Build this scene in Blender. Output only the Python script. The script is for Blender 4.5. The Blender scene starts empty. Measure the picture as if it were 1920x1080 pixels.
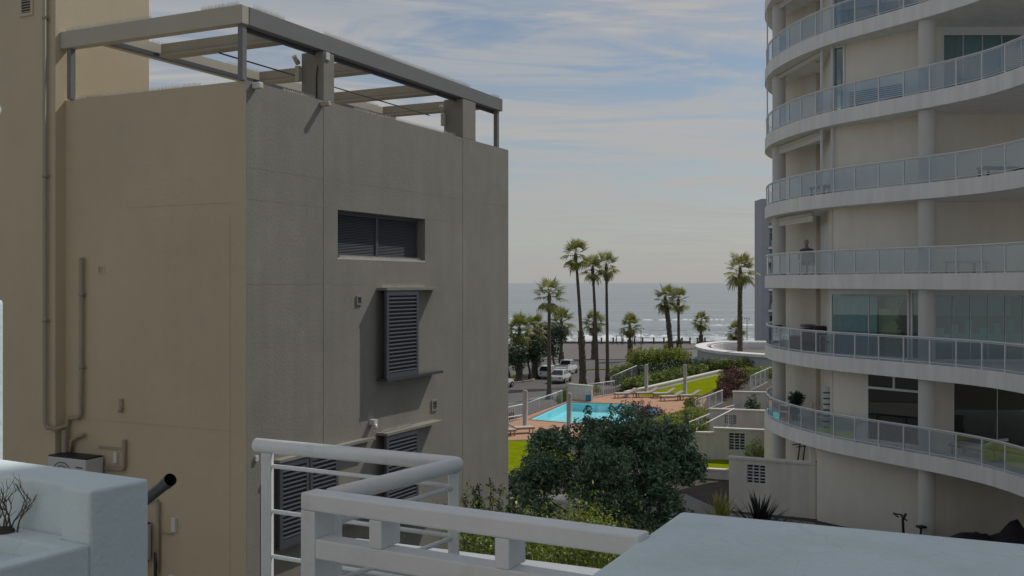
import bpy, bmesh, math, random
import numpy as np
from mathutils import Vector, Matrix, Euler

random.seed(7)
SC = bpy.context.scene
COL = SC.collection
R = math.radians

# ------------------------------------------------------------------ camera, sky, sun, exposure
cam_data = bpy.data.cameras.new('camera')
cam = bpy.data.objects.new('camera', cam_data)
COL.objects.link(cam)
cam.location = (0, 0, 0)
cam.rotation_euler = (math.pi / 2, 0, 0)
cam_data.sensor_width = 36
cam_data.lens = 35.6
cam_data.shift_y = -0.0052
cam_data.clip_start = 0.05
cam_data.clip_end = 60000
SC.camera = cam

SUN_AZ, SUN_EL = 48.0, 48.0
world = bpy.data.worlds.new('World')
SC.world = world
world.use_nodes = True
wn, wl = world.node_tree.nodes, world.node_tree.links
bg = wn['Background']


def wnode(t, **kw):
    n = wn.new(t)
    for k, v in kw.items():
        setattr(n, k, v)
    return n


def wmath(op, a, b=None, clamp=False):
    n = wn.new('ShaderNodeMath')
    n.operation = op
    n.use_clamp = clamp
    for i, v in enumerate((a, b)):
        if v is None:
            continue
        if isinstance(v, (int, float)):
            n.inputs[i].default_value = v
        else:
            wl.new(v, n.inputs[i])
    return n.outputs[0]


sky = wnode('ShaderNodeTexSky', sky_type='NISHITA', sun_disc=False)
sky.sun_elevation = R(SUN_EL)
sky.sun_rotation = R(SUN_AZ)
sky.dust_density = 0.4
sky.ozone_density = 1.6
tc = wnode('ShaderNodeTexCoord')
sp = wnode('ShaderNodeSeparateXYZ')
wl.new(tc.outputs['Generated'], sp.inputs[0])
zc = wmath('MAXIMUM', sp.outputs[2], 0.0)
den = wmath('ADD', zc, 0.10)
px_ = wmath('DIVIDE', sp.outputs[0], den)
py_ = wmath('DIVIDE', sp.outputs[1], den)
cb = wnode('ShaderNodeCombineXYZ')
wl.new(px_, cb.inputs[0])
wl.new(py_, cb.inputs[1])


def cloud_layer(scale, sx, sy, rot, detail, dist, lo, hi, seed):
    mp = wnode('ShaderNodeMapping')
    mp.inputs['Rotation'].default_value = (0, 0, R(rot))
    mp.inputs['Scale'].default_value = (sx, sy, 1)
    mp.inputs['Location'].default_value = (seed, seed * 0.7, seed)
    wl.new(cb.outputs[0], mp.inputs[0])
    nz = wnode('ShaderNodeTexNoise')
    nz.inputs['Scale'].default_value = scale
    nz.inputs['Detail'].default_value = detail
    nz.inputs['Roughness'].default_value = 0.58
    nz.inputs['Distortion'].default_value = dist
    wl.new(mp.outputs[0], nz.inputs['Vector'])
    mr = wnode('ShaderNodeMapRange', interpolation_type='SMOOTHSTEP')
    mr.inputs['From Min'].default_value = lo
    mr.inputs['From Max'].default_value = hi
    wl.new(nz.outputs[0], mr.inputs[0])
    return mr.outputs[0]


c1 = cloud_layer(0.55, 0.6, 1.2, 20, 10, 1.2, 0.40, 0.62, 3.1)      # soft sheets
c2 = cloud_layer(1.25, 0.5, 1.35, 16, 12, 2.2, 0.42, 0.60, 8.4)        # wind-drawn streaks
cl = wmath('ADD', wmath('MULTIPLY', c1, 0.45), wmath('MULTIPLY', c2, 0.62), clamp=True)
cl = wmath('ADD', wmath('MULTIPLY', cl, 0.90), 0.06, clamp=True)
hz = wmath('MULTIPLY', wmath('POWER', 2.718, wmath('MULTIPLY', zc, -10.0)), 0.95)   # hazy air near the horizon
mixc = wnode('ShaderNodeMix', data_type='RGBA')
wl.new(cl, mixc.inputs[0])
skg = wnode('ShaderNodeVectorMath', operation='SCALE')
skg.inputs['Scale'].default_value = 0.88
wl.new(sky.outputs[0], skg.inputs[0])
wl.new(skg.outputs[0], mixc.inputs[6])
mixc.inputs[7].default_value = (6.0, 5.95, 5.85, 1)
mixh = wnode('ShaderNodeMix', data_type='RGBA')
wl.new(hz, mixh.inputs[0])
wl.new(mixc.outputs[2], mixh.inputs[6])
mixh.inputs[7].default_value = (5.1, 5.1, 4.98, 1)
wl.new(mixh.outputs[2], bg.inputs[0])
bg.inputs[1].default_value = 0.0685

sun_dir = Vector((math.sin(R(SUN_AZ)) * math.cos(R(SUN_EL)), math.cos(R(SUN_AZ)) * math.cos(R(SUN_EL)), math.sin(R(SUN_EL))))
sun_data = bpy.data.lights.new('sun', 'SUN')
sun_data.energy = 2.1
sun_data.angle = R(0.6)
sun_data.color = (1.0, 0.95, 0.86)
sun = bpy.data.objects.new('sun', sun_data)
COL.objects.link(sun)
sun.location = sun_dir * 60
sun.rotation_euler = sun_dir.to_track_quat('Z', 'Y').to_euler()

vs = SC.view_settings
vs.view_transform = 'Standard'
vs.look = 'None'
vs.exposure = 0.13
vs.gamma = 1.0
vs.use_curve_mapping = False

# ------------------------------------------------------------------ materials
MATS = {}


def mat(name, base, rough=0.7, var=0.08, scale=3.0, bump=0.0, bscale=40.0, streak=0.0, metallic=0.0, spec=0.5, dirt=None, bdist=0.02, crack=0.0):
    if name in MATS:
        return MATS[name]
    m = bpy.data.materials.new(name)
    m.use_nodes = True
    n, l = m.node_tree.nodes, m.node_tree.links
    p = n['Principled BSDF']
    p.inputs['Roughness'].default_value = rough
    p.inputs['Metallic'].default_value = metallic
    p.inputs['Specular IOR Level'].default_value = spec
    t = n.new('ShaderNodeTexCoord')
    nz = n.new('ShaderNodeTexNoise')
    nz.inputs['Scale'].default_value = scale
    nz.inputs['Detail'].default_value = 6
    nz.inputs['Roughness'].default_value = 0.6
    l.new(t.outputs['Object'], nz.inputs['Vector'])
    mr = n.new('ShaderNodeMapRange')
    mr.inputs['From Min'].default_value = 0.25
    mr.inputs['From Max'].default_value = 0.75
    mr.inputs['To Min'].default_value = 1 - var
    mr.inputs['To Max'].default_value = 1 + var
    l.new(nz.outputs[0], mr.inputs[0])
    fac = mr.outputs[0]
    if streak:
        mp = n.new('ShaderNodeMapping')
        mp.inputs['Scale'].default_value = (2.6, 2.6, 0.30)
        l.new(t.outputs['Object'], mp.inputs[0])
        n2 = n.new('ShaderNodeTexNoise')
        n2.inputs['Scale'].default_value = 1.3
        n2.inputs['Detail'].default_value = 5
        l.new(mp.outputs[0], n2.inputs['Vector'])
        m2 = n.new('ShaderNodeMapRange')
        m2.inputs['From Min'].default_value = 0.35
        m2.inputs['From Max'].default_value = 0.7
        m2.inputs['To Min'].default_value = 1 + streak * 0.4
        m2.inputs['To Max'].default_value = 1 - streak
        l.new(n2.outputs[0], m2.inputs[0])
        mm = n.new('ShaderNodeMath')
        mm.operation = 'MULTIPLY'
        l.new(fac, mm.inputs[0])
        l.new(m2.outputs[0], mm.inputs[1])
        fac = mm.outputs[0]
    vm = n.new('ShaderNodeVectorMath')
    vm.operation = 'SCALE'
    vm.inputs[0].default_value = base
    l.new(fac, vm.inputs['Scale'])
    out = vm.outputs[0]
    if dirt:
        n3 = n.new('ShaderNodeTexNoise')
        n3.inputs['Scale'].default_value = dirt[1]
        n3.inputs['Detail'].default_value = 8
        l.new(t.outputs['Object'], n3.inputs['Vector'])
        m3 = n.new('ShaderNodeMapRange')
        m3.inputs['From Min'].default_value = dirt[2]
        m3.inputs['From Max'].default_value = dirt[2] + 0.2
        m3.inputs['To Max'].default_value = dirt[3]
        l.new(n3.outputs[0], m3.inputs[0])
        mx = n.new('ShaderNodeMix')
        mx.data_type = 'RGBA'
        l.new(m3.outputs[0], mx.inputs[0])
        l.new(out, mx.inputs[6])
        mx.inputs[7].default_value = (*dirt[0], 1)
        out = mx.outputs[2]
    if crack:
        nd = n.new('ShaderNodeTexNoise')
        nd.inputs['Scale'].default_value = 3.0
        nd.inputs['Detail'].default_value = 6
        l.new(t.outputs['Object'], nd.inputs['Vector'])
        av = n.new('ShaderNodeVectorMath')
        av.operation = 'MULTIPLY_ADD'
        av.inputs[1].default_value = (.35, .35, .35)
        l.new(nd.outputs['Color'], av.inputs[0])
        l.new(t.outputs['Object'], av.inputs[2])
        vo = n.new('ShaderNodeTexVoronoi')
        vo.feature = 'DISTANCE_TO_EDGE'
        vo.inputs['Scale'].default_value = 2.2
        l.new(av.outputs[0], vo.inputs['Vector'])
        mc = n.new('ShaderNodeMapRange')
        mc.inputs['From Min'].default_value = 0.0
        mc.inputs['From Max'].default_value = 0.007
        mc.inputs['To Min'].default_value = crack
        mc.inputs['To Max'].default_value = 0.0
        l.new(vo.outputs['Distance'], mc.inputs[0])
        mk = n.new('ShaderNodeMath')
        mk.operation = 'MULTIPLY'
        l.new(mc.outputs[0], mk.inputs[0])
        l.new(nz.outputs[0], mk.inputs[1])
        mx2 = n.new('ShaderNodeMix')
        mx2.data_type = 'RGBA'
        l.new(mk.outputs[0], mx2.inputs[0])
        l.new(out, mx2.inputs[6])
        mx2.inputs[7].default_value = (base[0] * .45, base[1] * .45, base[2] * .45, 1)
        out = mx2.outputs[2]
    l.new(out, p.inputs['Base Color'])
    if bump:
        nb = n.new('ShaderNodeTexNoise')
        nb.inputs['Scale'].default_value = bscale
        nb.inputs['Detail'].default_value = 5
        l.new(t.outputs['Object'], nb.inputs['Vector'])
        b = n.new('ShaderNodeBump')
        b.inputs['Strength'].default_value = bump
        b.inputs['Distance'].default_value = bdist
        l.new(nb.outputs[0], b.inputs['Height'])
        l.new(b.outputs[0], p.inputs['Normal'])
    MATS[name] = m
    return m


def leaf_mat(name, c1, c2, rough=0.45, trans=0.3, c3=None):
    if name in MATS:
        return MATS[name]
    m = bpy.data.materials.new(name)
    m.use_nodes = True
    n, l = m.node_tree.nodes, m.node_tree.links
    p = n['Principled BSDF']
    g = n.new('ShaderNodeNewGeometry')
    cr = n.new('ShaderNodeValToRGB')
    cr.color_ramp.elements[0].color = (*c1, 1)
    cr.color_ramp.elements[1].color = (*c2, 1)
    if c3:
        e = cr.color_ramp.elements.new(0.93)
        e.color = (*c2, 1)
        cr.color_ramp.elements[2].color = (*c3, 1)
    l.new(g.outputs['Random Per Island'], cr.inputs[0])
    tcl = n.new('ShaderNodeTexCoord')
    nl = n.new('ShaderNodeTexNoise')
    nl.inputs['Scale'].default_value = 1.6
    nl.inputs['Detail'].default_value = 3
    l.new(tcl.outputs['Object'], nl.inputs['Vector'])
    ml = n.new('ShaderNodeMapRange')
    ml.inputs['From Min'].default_value = 0.3
    ml.inputs['From Max'].default_value = 0.7
    ml.inputs['To Min'].default_value = 0.6
    ml.inputs['To Max'].default_value = 1.45
    l.new(nl.outputs[0], ml.inputs[0])
    vl = n.new('ShaderNodeVectorMath')
    vl.operation = 'SCALE'
    l.new(cr.outputs[0], vl.inputs[0])
    l.new(ml.outputs[0], vl.inputs['Scale'])
    l.new(vl.outputs[0], p.inputs['Base Color'])
    p.inputs['Roughness'].default_value = rough
    tr = n.new('ShaderNodeBsdfTranslucent')
    l.new(vl.outputs[0], tr.inputs[0])
    mx = n.new('ShaderNodeMixShader')
    mx.inputs[0].default_value = trans
    l.new(p.outputs[0], mx.inputs[1])
    l.new(tr.outputs[0], mx.inputs[2])
    l.new(mx.outputs[0], n['Material Output'].inputs[0])
    MATS[name] = m
    return m


def glass_mat(name, tint, refl=0.10, rough=0.02, body=None, graze=0.8):
    """clear sheet glass: tinted see-through, mirror reflection growing at grazing angles"""
    m = bpy.data.materials.new(name)
    m.use_nodes = True
    n, l = m.node_tree.nodes, m.node_tree.links
    n.remove(n['Principled BSDF'])
    tr = n.new('ShaderNodeBsdfTransparent')
    tr.inputs[0].default_value = (*tint, 1)
    gl = n.new('ShaderNodeBsdfGlossy')
    gl.inputs['Roughness'].default_value = rough
    fr = n.new('ShaderNodeLayerWeight')
    fr.inputs['Blend'].default_value = 0.5
    pw = n.new('ShaderNodeMath')
    pw.operation = 'POWER'
    pw.inputs[1].default_value = 5.0
    l.new(fr.outputs['Facing'], pw.inputs[0])
    ad = n.new('ShaderNodeMath')
    ad.operation = 'MULTIPLY_ADD'
    ad.use_clamp = True
    ad.inputs[1].default_value = graze
    ad.inputs[2].default_value = refl
    l.new(pw.outputs[0], ad.inputs[0])
    mx = n.new('ShaderNodeMixShader')
    l.new(ad.outputs[0], mx.inputs[0])
    first = tr.outputs[0]
    if body:
        df = n.new('ShaderNodeBsdfDiffuse')
        df.inputs[0].default_value = (*body[0], 1)
        m2 = n.new('ShaderNodeMixShader')
        m2.inputs[0].default_value = body[1]
        l.new(tr.outputs[0], m2.inputs[1])
        l.new(df.outputs[0], m2.inputs[2])
        first = m2.outputs[0]
    l.new(first, mx.inputs[1])
    l.new(gl.outputs[0], mx.inputs[2])
    l.new(mx.outputs[0], n['Material Output'].inputs[0])
    MATS[name] = m
    return m


M_TAUPE_BOUNCE = mat('taupe_bounce_lit', (0.60, 0.51, 0.355), 0.85, 0.09, 0.55, 0.3, 60, 0.02, dirt=((0.50, 0.43, 0.33), 1.1, 0.52, 0.5))  # raised well above the grey wall: bounced light is put into the colour
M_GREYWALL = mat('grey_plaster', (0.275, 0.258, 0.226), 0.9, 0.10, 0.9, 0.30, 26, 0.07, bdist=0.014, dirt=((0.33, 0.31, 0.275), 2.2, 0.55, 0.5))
M_BEAM = mat('shade_lifted_beam', (0.50, 0.46, 0.375), 0.7, 0.05, 2, 0.2, 60)  # taupe grey lightened in the colour itself to offset shade on the left beam
M_BEAMP = mat('roof_post_sun_toned', (0.27, 0.255, 0.225), 0.8, 0.08, 2, 0.2, 60)  # same taupe grey, darkened in the colour itself to offset direct sun
M_BEAMC = mat('cross_beam_paint', (0.36, 0.325, 0.26), 0.7, 0.08, 2, 0.2, 60)
M_BEAMG = mat('grey_beam_paint', (0.20, 0.20, 0.205), 0.65, 0.05, 2, 0.2, 60)
M_SHUT = mat('shutter_paint', (0.085, 0.093, 0.115), 0.5, 0.06, 5)
M_SHUTL = mat('shutter_slat_paint', (0.085, 0.088, 0.102), 0.8, 0.06, 5, spec=0.1)
M_DARKREC = mat('dark_louvre', (0.035, 0.04, 0.05), 0.6, 0.05, 5)
M_SPIKE = mat('spike_plastic', (0.62, 0.60, 0.55), 0.4, 0.1, 5)
M_WHITE = mat('white_paint', (0.83, 0.84, 0.86), 0.42, 0.05, 6, 0.3, 60, dirt=((0.52, 0.48, 0.42), 11.0, 0.62, 0.45), bdist=0.006)
M_WHITE2 = mat('white_enamel', (0.70, 0.70, 0.70), 0.35, 0.05, 4)
M_PALEBLUE = mat('pale_blue_plaster', (0.74, 0.85, 0.89), 0.7, 0.09, 1.6, 0.55, 45, 0, dirt=((0.56, 0.64, 0.66), 4.0, 0.52, 0.4), bdist=0.007, crack=0.35)
M_TOWER = mat('tower_plaster', (0.85, 0.83, 0.81), 0.8, 0.05, 0.7, 0.25, 30, 0.10)
M_TOWERW = mat('tower_cream_wall', (0.78, 0.73, 0.64), 0.85, 0.05, 0.8, 0.25, 30, 0.04)
M_COLUMN = mat('column_plaster', (0.66, 0.64, 0.61), 0.8, 0.04, 1, 0.2, 30, 0.05)
M_ALU = mat('white_aluminium', (0.72, 0.73, 0.74), 0.35, 0.03, 4)
M_AWN = mat('awning_cloth', (0.70, 0.67, 0.60), 0.8, 0.05, 5)
M_GARDENW = mat('garden_wall', (0.70, 0.66, 0.60), 0.85, 0.07, 1.2, 0.4, 30, 0.10)
M_BLACK = mat('black_rubber', (0.015, 0.015, 0.017), 0.5, 0.2, 4)
M_DARKMET = mat('dark_metal', (0.05, 0.055, 0.06), 0.35, 0.1, 4, metallic=0.6)
M_DECK = mat('terracotta_deck', (0.50, 0.30, 0.20), 0.9, 0.12, 1.2, 0.3, 12, spec=0.1)
M_COPING = mat('pool_coping', (0.30, 0.17, 0.12), 0.7, 0.1, 3)
M_BASIN = mat('pool_basin', (0.36, 0.86, 0.92), 0.6, 0.05, 0.6)
M_TILE = mat('blue_tile', (0.04, 0.14, 0.26), 0.2, 0.2, 6)
M_SOIL = mat('soil', (0.07, 0.055, 0.04), 0.95, 0.3, 1.5, 0.8, 8)
M_LAWN = mat('lawn', (0.21, 0.255, 0.008), 0.95, 0.22, 1.1, 0.8, 14, spec=0.0, bdist=0.05)
M_VERGE = mat('verge_grass', (0.12, 0.14, 0.03), 0.95, 0.3, 0.5, 1.0, 8, dirt=((0.16, 0.13, 0.08), 0.5, 0.5, 0.8), bdist=0.08)
M_ROAD = mat('asphalt', (0.115, 0.11, 0.106), 0.85, 0.10, 0.15, 0.5, 6)
M_PLAZA = mat('promenade_paving', (0.155, 0.138, 0.125), 0.9, 0.14, 0.12, 0.4, 3)
M_KERB = mat('kerb_stone', (0.30, 0.29, 0.27), 0.85, 0.1, 2)
M_LINE = mat('road_paint', (0.50, 0.50, 0.48), 0.8, 0.15, 3)
M_TRUNK = mat('palm_trunk', (0.125, 0.10, 0.08), 0.95, 0.3, 2.5, 0.8, 10)
M_BOOT = mat('palm_boot', (0.12, 0.105, 0.07), 0.95, 0.35, 4, 0.8, 10)
M_BARK = mat('tree_bark', (0.07, 0.055, 0.045), 0.95, 0.3, 3, 0.8, 12)
M_TWIG = mat('dry_twig', (0.16, 0.105, 0.065), 0.9, 0.3, 20)
M_CARW = mat('car_white', (0.72, 0.73, 0.74), 0.2, 0.02, 2)
M_CARG = mat('car_silver', (0.45, 0.47, 0.50), 0.22, 0.02, 2, metallic=0.5)
M_TYRE = mat('tyre', (0.02, 0.02, 0.02), 0.8, 0.1, 5)
M_RIM = mat('rim', (0.4, 0.4, 0.42), 0.3, 0.05, 5, metallic=0.8)
M_CARGL = mat('car_glass', (0.03, 0.035, 0.04), 0.05, 0.02, 2)
M_RED = mat('tail_lamp', (0.35, 0.02, 0.02), 0.25, 0.05, 3)
M_LAMP = mat('head_lamp', (0.7, 0.72, 0.74), 0.1, 0.02, 3)
M_POT = mat('pot_glaze', (0.24, 0.21, 0.17), 0.6, 0.15, 6)
M_CLOTHD = mat('dark_cover', (0.025, 0.023, 0.03), 0.75, 0.3, 5, 0.6, 12)
M_CUSH = mat('lounger_cushion', (0.55, 0.48, 0.40), 0.85, 0.08, 4)
M_WICKER = mat('lounger_frame', (0.30, 0.24, 0.18), 0.7, 0.1, 6)
M_CURT = mat('curtain', (0.62, 0.70, 0.72), 0.9, 0.08, 2)
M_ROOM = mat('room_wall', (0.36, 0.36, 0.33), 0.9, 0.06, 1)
M_YELW = mat('room_print', (0.75, 0.66, 0.30), 0.8, 0.25, 2)
M_FARB = mat('far_block_plaster', (0.42, 0.43, 0.46), 0.85, 0.05, 0.5)
M_PIPE = mat('pipe_paint', (0.38, 0.335, 0.26), 0.7, 0.06, 4)
M_ACW = mat('ac_casing', (0.58, 0.58, 0.60), 0.45, 0.05, 5)
M_ROCK = mat('sea_wall_stone', (0.16, 0.145, 0.13), 0.9, 0.25, 0.5, 0.8, 3)
G_PANE = glass_mat('balustrade_glass', (0.80, 0.87, 0.92), 0.13, 0.03, ((0.55, 0.66, 0.78), 0.06))
G_WIN = glass_mat('window_glass', (0.72, 0.84, 0.85), 0.12, 0.01)
G_TEAL = glass_mat('teal_window_glass', (0.58, 0.78, 0.80), 0.12, 0.01)
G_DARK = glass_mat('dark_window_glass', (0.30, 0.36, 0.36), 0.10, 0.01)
G_WATER = glass_mat('pool_water', (0.80, 0.98, 1.0), 0.02, 0.06, None, 0.45)

L_TREE = leaf_mat('tree_leaf', (0.06, 0.125, 0.068), (0.22, 0.33, 0.19), 0.36, 0.2, (0.5, 0.55, 0.42))  # palest tone puts glints of light into the colour of a few leaves
L_DARK = leaf_mat('dark_leaf', (0.025, 0.052, 0.028), (0.075, 0.12, 0.055), 0.5, 0.2, (0.20, 0.21, 0.11))
L_YEL = leaf_mat('yellow_green_leaf', (0.14, 0.18, 0.022), (0.36, 0.40, 0.06), 0.5, 0.35)
L_MID = leaf_mat('mid_leaf', (0.08, 0.125, 0.02), (0.27, 0.32, 0.05), 0.5, 0.3)
L_RED = leaf_mat('purple_leaf', (0.06, 0.028, 0.03), (0.20, 0.085, 0.07), 0.5, 0.25)
L_PALM = leaf_mat('palm_leaf', (0.065, 0.095, 0.022), (0.30, 0.31, 0.07), 0.45, 0.42)
L_DEAD = leaf_mat('dead_frond', (0.13, 0.10, 0.055), (0.24, 0.19, 0.11), 0.8, 0.2)
L_AGAY = leaf_mat('agave_yellow', (0.24, 0.26, 0.05), (0.50, 0.50, 0.14), 0.5, 0.2)
L_AGAD = leaf_mat('agave_dark', (0.016, 0.022, 0.018), (0.035, 0.045, 0.032), 0.5, 0.1)


def water_ripple(m, scale, strength, dist):
    n, l = m.node_tree.nodes, m.node_tree.links
    t = n.new('ShaderNodeTexCoord')
    nz = n.new('ShaderNodeTexNoise')
    nz.inputs['Scale'].default_value = scale
    l.new(t.outputs['Object'], nz.inputs['Vector'])
    b = n.new('ShaderNodeBump')
    b.inputs['Strength'].default_value = strength
    b.inputs['Distance'].default_value = dist
    l.new(nz.outputs[0], b.inputs['Height'])
    for nd in n:
        if nd.type in ('BSDF_GLOSSY', 'LAYER_WEIGHT'):
            l.new(b.outputs[0], nd.inputs['Normal'])


water_ripple(G_WATER, 2.5, 0.25, 0.05)


def sea_material():
    m = bpy.data.materials.new('sea_water')
    m.use_nodes = True
    n, l = m.node_tree.nodes, m.node_tree.links
    p = n['Principled BSDF']
    p.inputs['Roughness'].default_value = 0.16
    p.inputs['IOR'].default_value = 1.33
    t = n.new('ShaderNodeTexCoord')
    # chop: waves longer along the shore than across it
    hs = None
    for sc_, sy, wgt in ((0.05, 2.6, 1.0), (0.22, 1.9, 0.45), (0.012, 3.5, 1.6)):
        mp = n.new('ShaderNodeMapping')
        mp.inputs['Scale'].default_value = (1, sy, 1)
        mp.inputs['Rotation'].default_value = (0, 0, R(6))
        l.new(t.outputs['Object'], mp.inputs[0])
        nz = n.new('ShaderNodeTexNoise')
        nz.inputs['Scale'].default_value = sc_
        nz.inputs['Detail'].default_value = 5
        l.new(mp.outputs[0], nz.inputs['Vector'])
        mu = n.new('ShaderNodeMath')
        mu.operation = 'MULTIPLY'
        mu.inputs[1].default_value = wgt
        l.new(nz.outputs[0], mu.inputs[0])
        if hs is None:
            hs = mu.outputs[0]
        else:
            ad = n.new('ShaderNodeMath')
            ad.operation = 'ADD'
            l.new(hs, ad.inputs[0])
            l.new(mu.outputs[0], ad.inputs[1])
            hs = ad.outputs[0]
    b = n.new('ShaderNodeBump')
    b.inputs['Strength'].default_value = 0.9
    b.inputs['Distance'].default_value = 1.6
    l.new(hs, b.inputs['Height'])
    l.new(b.outputs[0], p.inputs['Normal'])
    # foam: patchy white water close to the shore, a few whitecaps farther out
    sx = n.new('ShaderNodeSeparateXYZ')
    l.new(t.outputs['Object'], sx.inputs[0])
    near = n.new('ShaderNodeMapRange')
    near.inputs['From Min'].default_value = 262
    near.inputs['From Max'].default_value = 330
    near.inputs['To Min'].default_value = 0.20
    near.inputs['To Max'].default_value = 0.0
    l.new(sx.outputs[1], near.inputs[0])
    mp = n.new('ShaderNodeMapping')
    mp.inputs['Scale'].default_value = (0.42, 0.13, 1)
    l.new(t.outputs['Object'], mp.inputs[0])
    nf = n.new('ShaderNodeTexNoise')
    nf.inputs['Scale'].default_value = 1.0
    nf.inputs['Detail'].default_value = 9
    nf.inputs['Roughness'].default_value = 0.7
    l.new(mp.outputs[0], nf.inputs['Vector'])
    ad = n.new('ShaderNodeMath')
    ad.operation = 'ADD'
    l.new(nf.outputs[0], ad.inputs[0])
    l.new(near.outputs[0], ad.inputs[1])
    fm = n.new('ShaderNodeMapRange')
    fm.inputs['From Min'].default_value = 0.62
    fm.inputs['From Max'].default_value = 0.74
    l.new(ad.outputs[0], fm.inputs[0])
    mx = n.new('ShaderNodeMix')
    mx.data_type = 'RGBA'
    l.new(fm.outputs[0], mx.inputs[0])
    mps = n.new('ShaderNodeMapping')
    mps.inputs['Scale'].default_value = (0.004, 0.03, 1)
    mps.inputs['Rotation'].default_value = (0, 0, R(3))
    l.new(t.outputs['Object'], mps.inputs[0])
    ns = n.new('ShaderNodeTexNoise')
    ns.inputs['Detail'].default_value = 10
    ns.inputs['Roughness'].default_value = 0.75
    ns.inputs['Scale'].default_value = 1.0
    l.new(mps.outputs[0], ns.inputs['Vector'])
    crs = n.new('ShaderNodeValToRGB')
    crs.color_ramp.elements[0].position = 0.33
    crs.color_ramp.elements[0].color = (0.11, 0.145, 0.165, 1)
    crs.color_ramp.elements[1].position = 0.68
    crs.color_ramp.elements[1].color = (0.28, 0.315, 0.33, 1)
    l.new(ns.outputs[0], crs.inputs[0])
    l.new(crs.outputs[0], mx.inputs[6])
    mx.inputs[7].default_value = (0.72, 0.75, 0.76, 1)
    l.new(mx.outputs[2], p.inputs['Base Color'])
    return m


M_SEA = sea_material()
M_FOAM = mat('foam', (0.80, 0.82, 0.82), 0.8, 0.08, 0.5, 0.8, 2)


# ------------------------------------------------------------------ mesh helpers
class MB:
    """collects shapes, then becomes ONE mesh object"""

    def __init__(self):
        self.v, self.f, self.s = [], [], []

    def add(self, verts, faces, smooth=False):
        o = len(self.v)
        self.v += [tuple(p) for p in verts]
        self.f += [tuple(i + o for i in f) for f in faces]
        self.s += [smooth] * len(faces)
        return self

    def box(self, a, b):
        x0, y0, z0 = a
        x1, y1, z1 = b
        return self.add([(x0, y0, z0), (x1, y0, z0), (x1, y1, z0), (x0, y1, z0), (x0, y0, z1), (x1, y0, z1), (x1, y1, z1), (x0, y1, z1)],
                        [(0, 3, 2, 1), (4, 5, 6, 7), (0, 1, 5, 4), (1, 2, 6, 5), (2, 3, 7, 6), (3, 0, 4, 7)])

    def slab(self, P, Q, thick, z0, z1, side=0):
        """upright box along the ground line P-Q; side -1/0/1 moves it off the line"""
        P, Q = Vector(P[:2]), Vector(Q[:2])
        d = (Q - P).normalized()
        nrm = Vector((-d.y, d.x))
        o0 = nrm * thick * (side - 1) / 2
        o1 = nrm * thick * (side + 1) / 2
        c = [P + o0, Q + o0, Q + o1, P + o1]
        return self.prism([(p.x, p.y) for p in c], z0, z1)

    def prism(self, poly, z0, z1):
        n = len(poly)
        v = [(x, y, z0) for x, y in poly] + [(x, y, z1) for x, y in poly]
        f = [tuple(range(n))[::-1], tuple(range(n, 2 * n))]
        f += [(i, (i + 1) % n, n + (i + 1) % n, n + i) for i in range(n)]
        return self.add(v, f)

    def tube(self, pts, r, seg=10, cap=True, smooth=True):
        pts = [Vector(p) for p in pts]
        rs = r if isinstance(r, (list, tuple)) else [r] * len(pts)
        o = len(self.v)
        up = Vector((0, 0, 1))
        prev = None
        for i, p in enumerate(pts):
            if i == 0:
                d = pts[1] - p
            elif i == len(pts) - 1:
                d = p - pts[i - 1]
            else:
                d = (pts[i + 1] - p).normalized() + (p - pts[i - 1]).normalized()
            d = d.normalized()
            if prev is None:
                a = d.cross(up)
                if a.length < 1e-3:
                    a = d.cross(Vector((1, 0, 0)))
            else:
                a = prev - d * prev.dot(d)
            a = a.normalized()
            prev = a
            b = d.cross(a)
            for k in range(seg):
                q = 2 * math.pi * k / seg
                self.v.append(tuple(p + (a * math.cos(q) + b * math.sin(q)) * rs[i]))
        for i in range(len(pts) - 1):
            for k in range(seg):
                k2 = (k + 1) % seg
                self.f.append((o + i * seg + k, o + i * seg + k2, o + (i + 1) * seg + k2, o + (i + 1) * seg + k))
                self.s.append(smooth)
        if cap:
            self.f.append(tuple(o + k for k in range(seg))[::-1])
            e = o + (len(pts) - 1) * seg
            self.f.append(tuple(e + k for k in range(seg)))
            self.s += [False, False]
        return self

    def lathe(self, prof, c=(0, 0, 0), seg=14, smooth=True):
        o = len(self.v)
        for r, z in prof:
            for k in range(seg):
                q = 2 * math.pi * k / seg
                self.v.append((c[0] + r * math.cos(q), c[1] + r * math.sin(q), c[2] + z))
        for i in range(len(prof) - 1):
            for k in range(seg):
                k2 = (k + 1) % seg
                self.f.append((o + i * seg + k, o + i * seg + k2, o + (i + 1) * seg + k2, o + (i + 1) * seg + k))
                self.s.append(smooth)
        return self

    def mesh(self, name, m):
        me = bpy.data.meshes.new(name)
        me.from_pydata(self.v, [], self.f)
        me.polygons.foreach_set('use_smooth', self.s)
        if m:
            me.materials.append(m)
        me.update()
        return me

    def build(self, name, m, parent=None, bevel=0.0, off=None, bseg=2):
        if off is not None:
            self.v = [(x - off[0], y - off[1], z - off[2]) for x, y, z in self.v]
        me = self.mesh(name, m)
        if bevel:
            bm = bmesh.new()
            bm.from_mesh(me)
            bmesh.ops.remove_doubles(bm, verts=bm.verts, dist=1e-5)
            bmesh.ops.recalc_face_normals(bm, faces=bm.faces)
            ed = [e for e in bm.edges if len(e.link_faces) == 2 and e.calc_face_angle(0) > 0.6]
            bmesh.ops.bevel(bm, geom=ed, offset=bevel, segments=bseg, profile=0.5, affect='EDGES', clamp_overlap=True)
            bm.to_mesh(me)
            bm.free()
        return link(name, me, parent)


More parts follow.
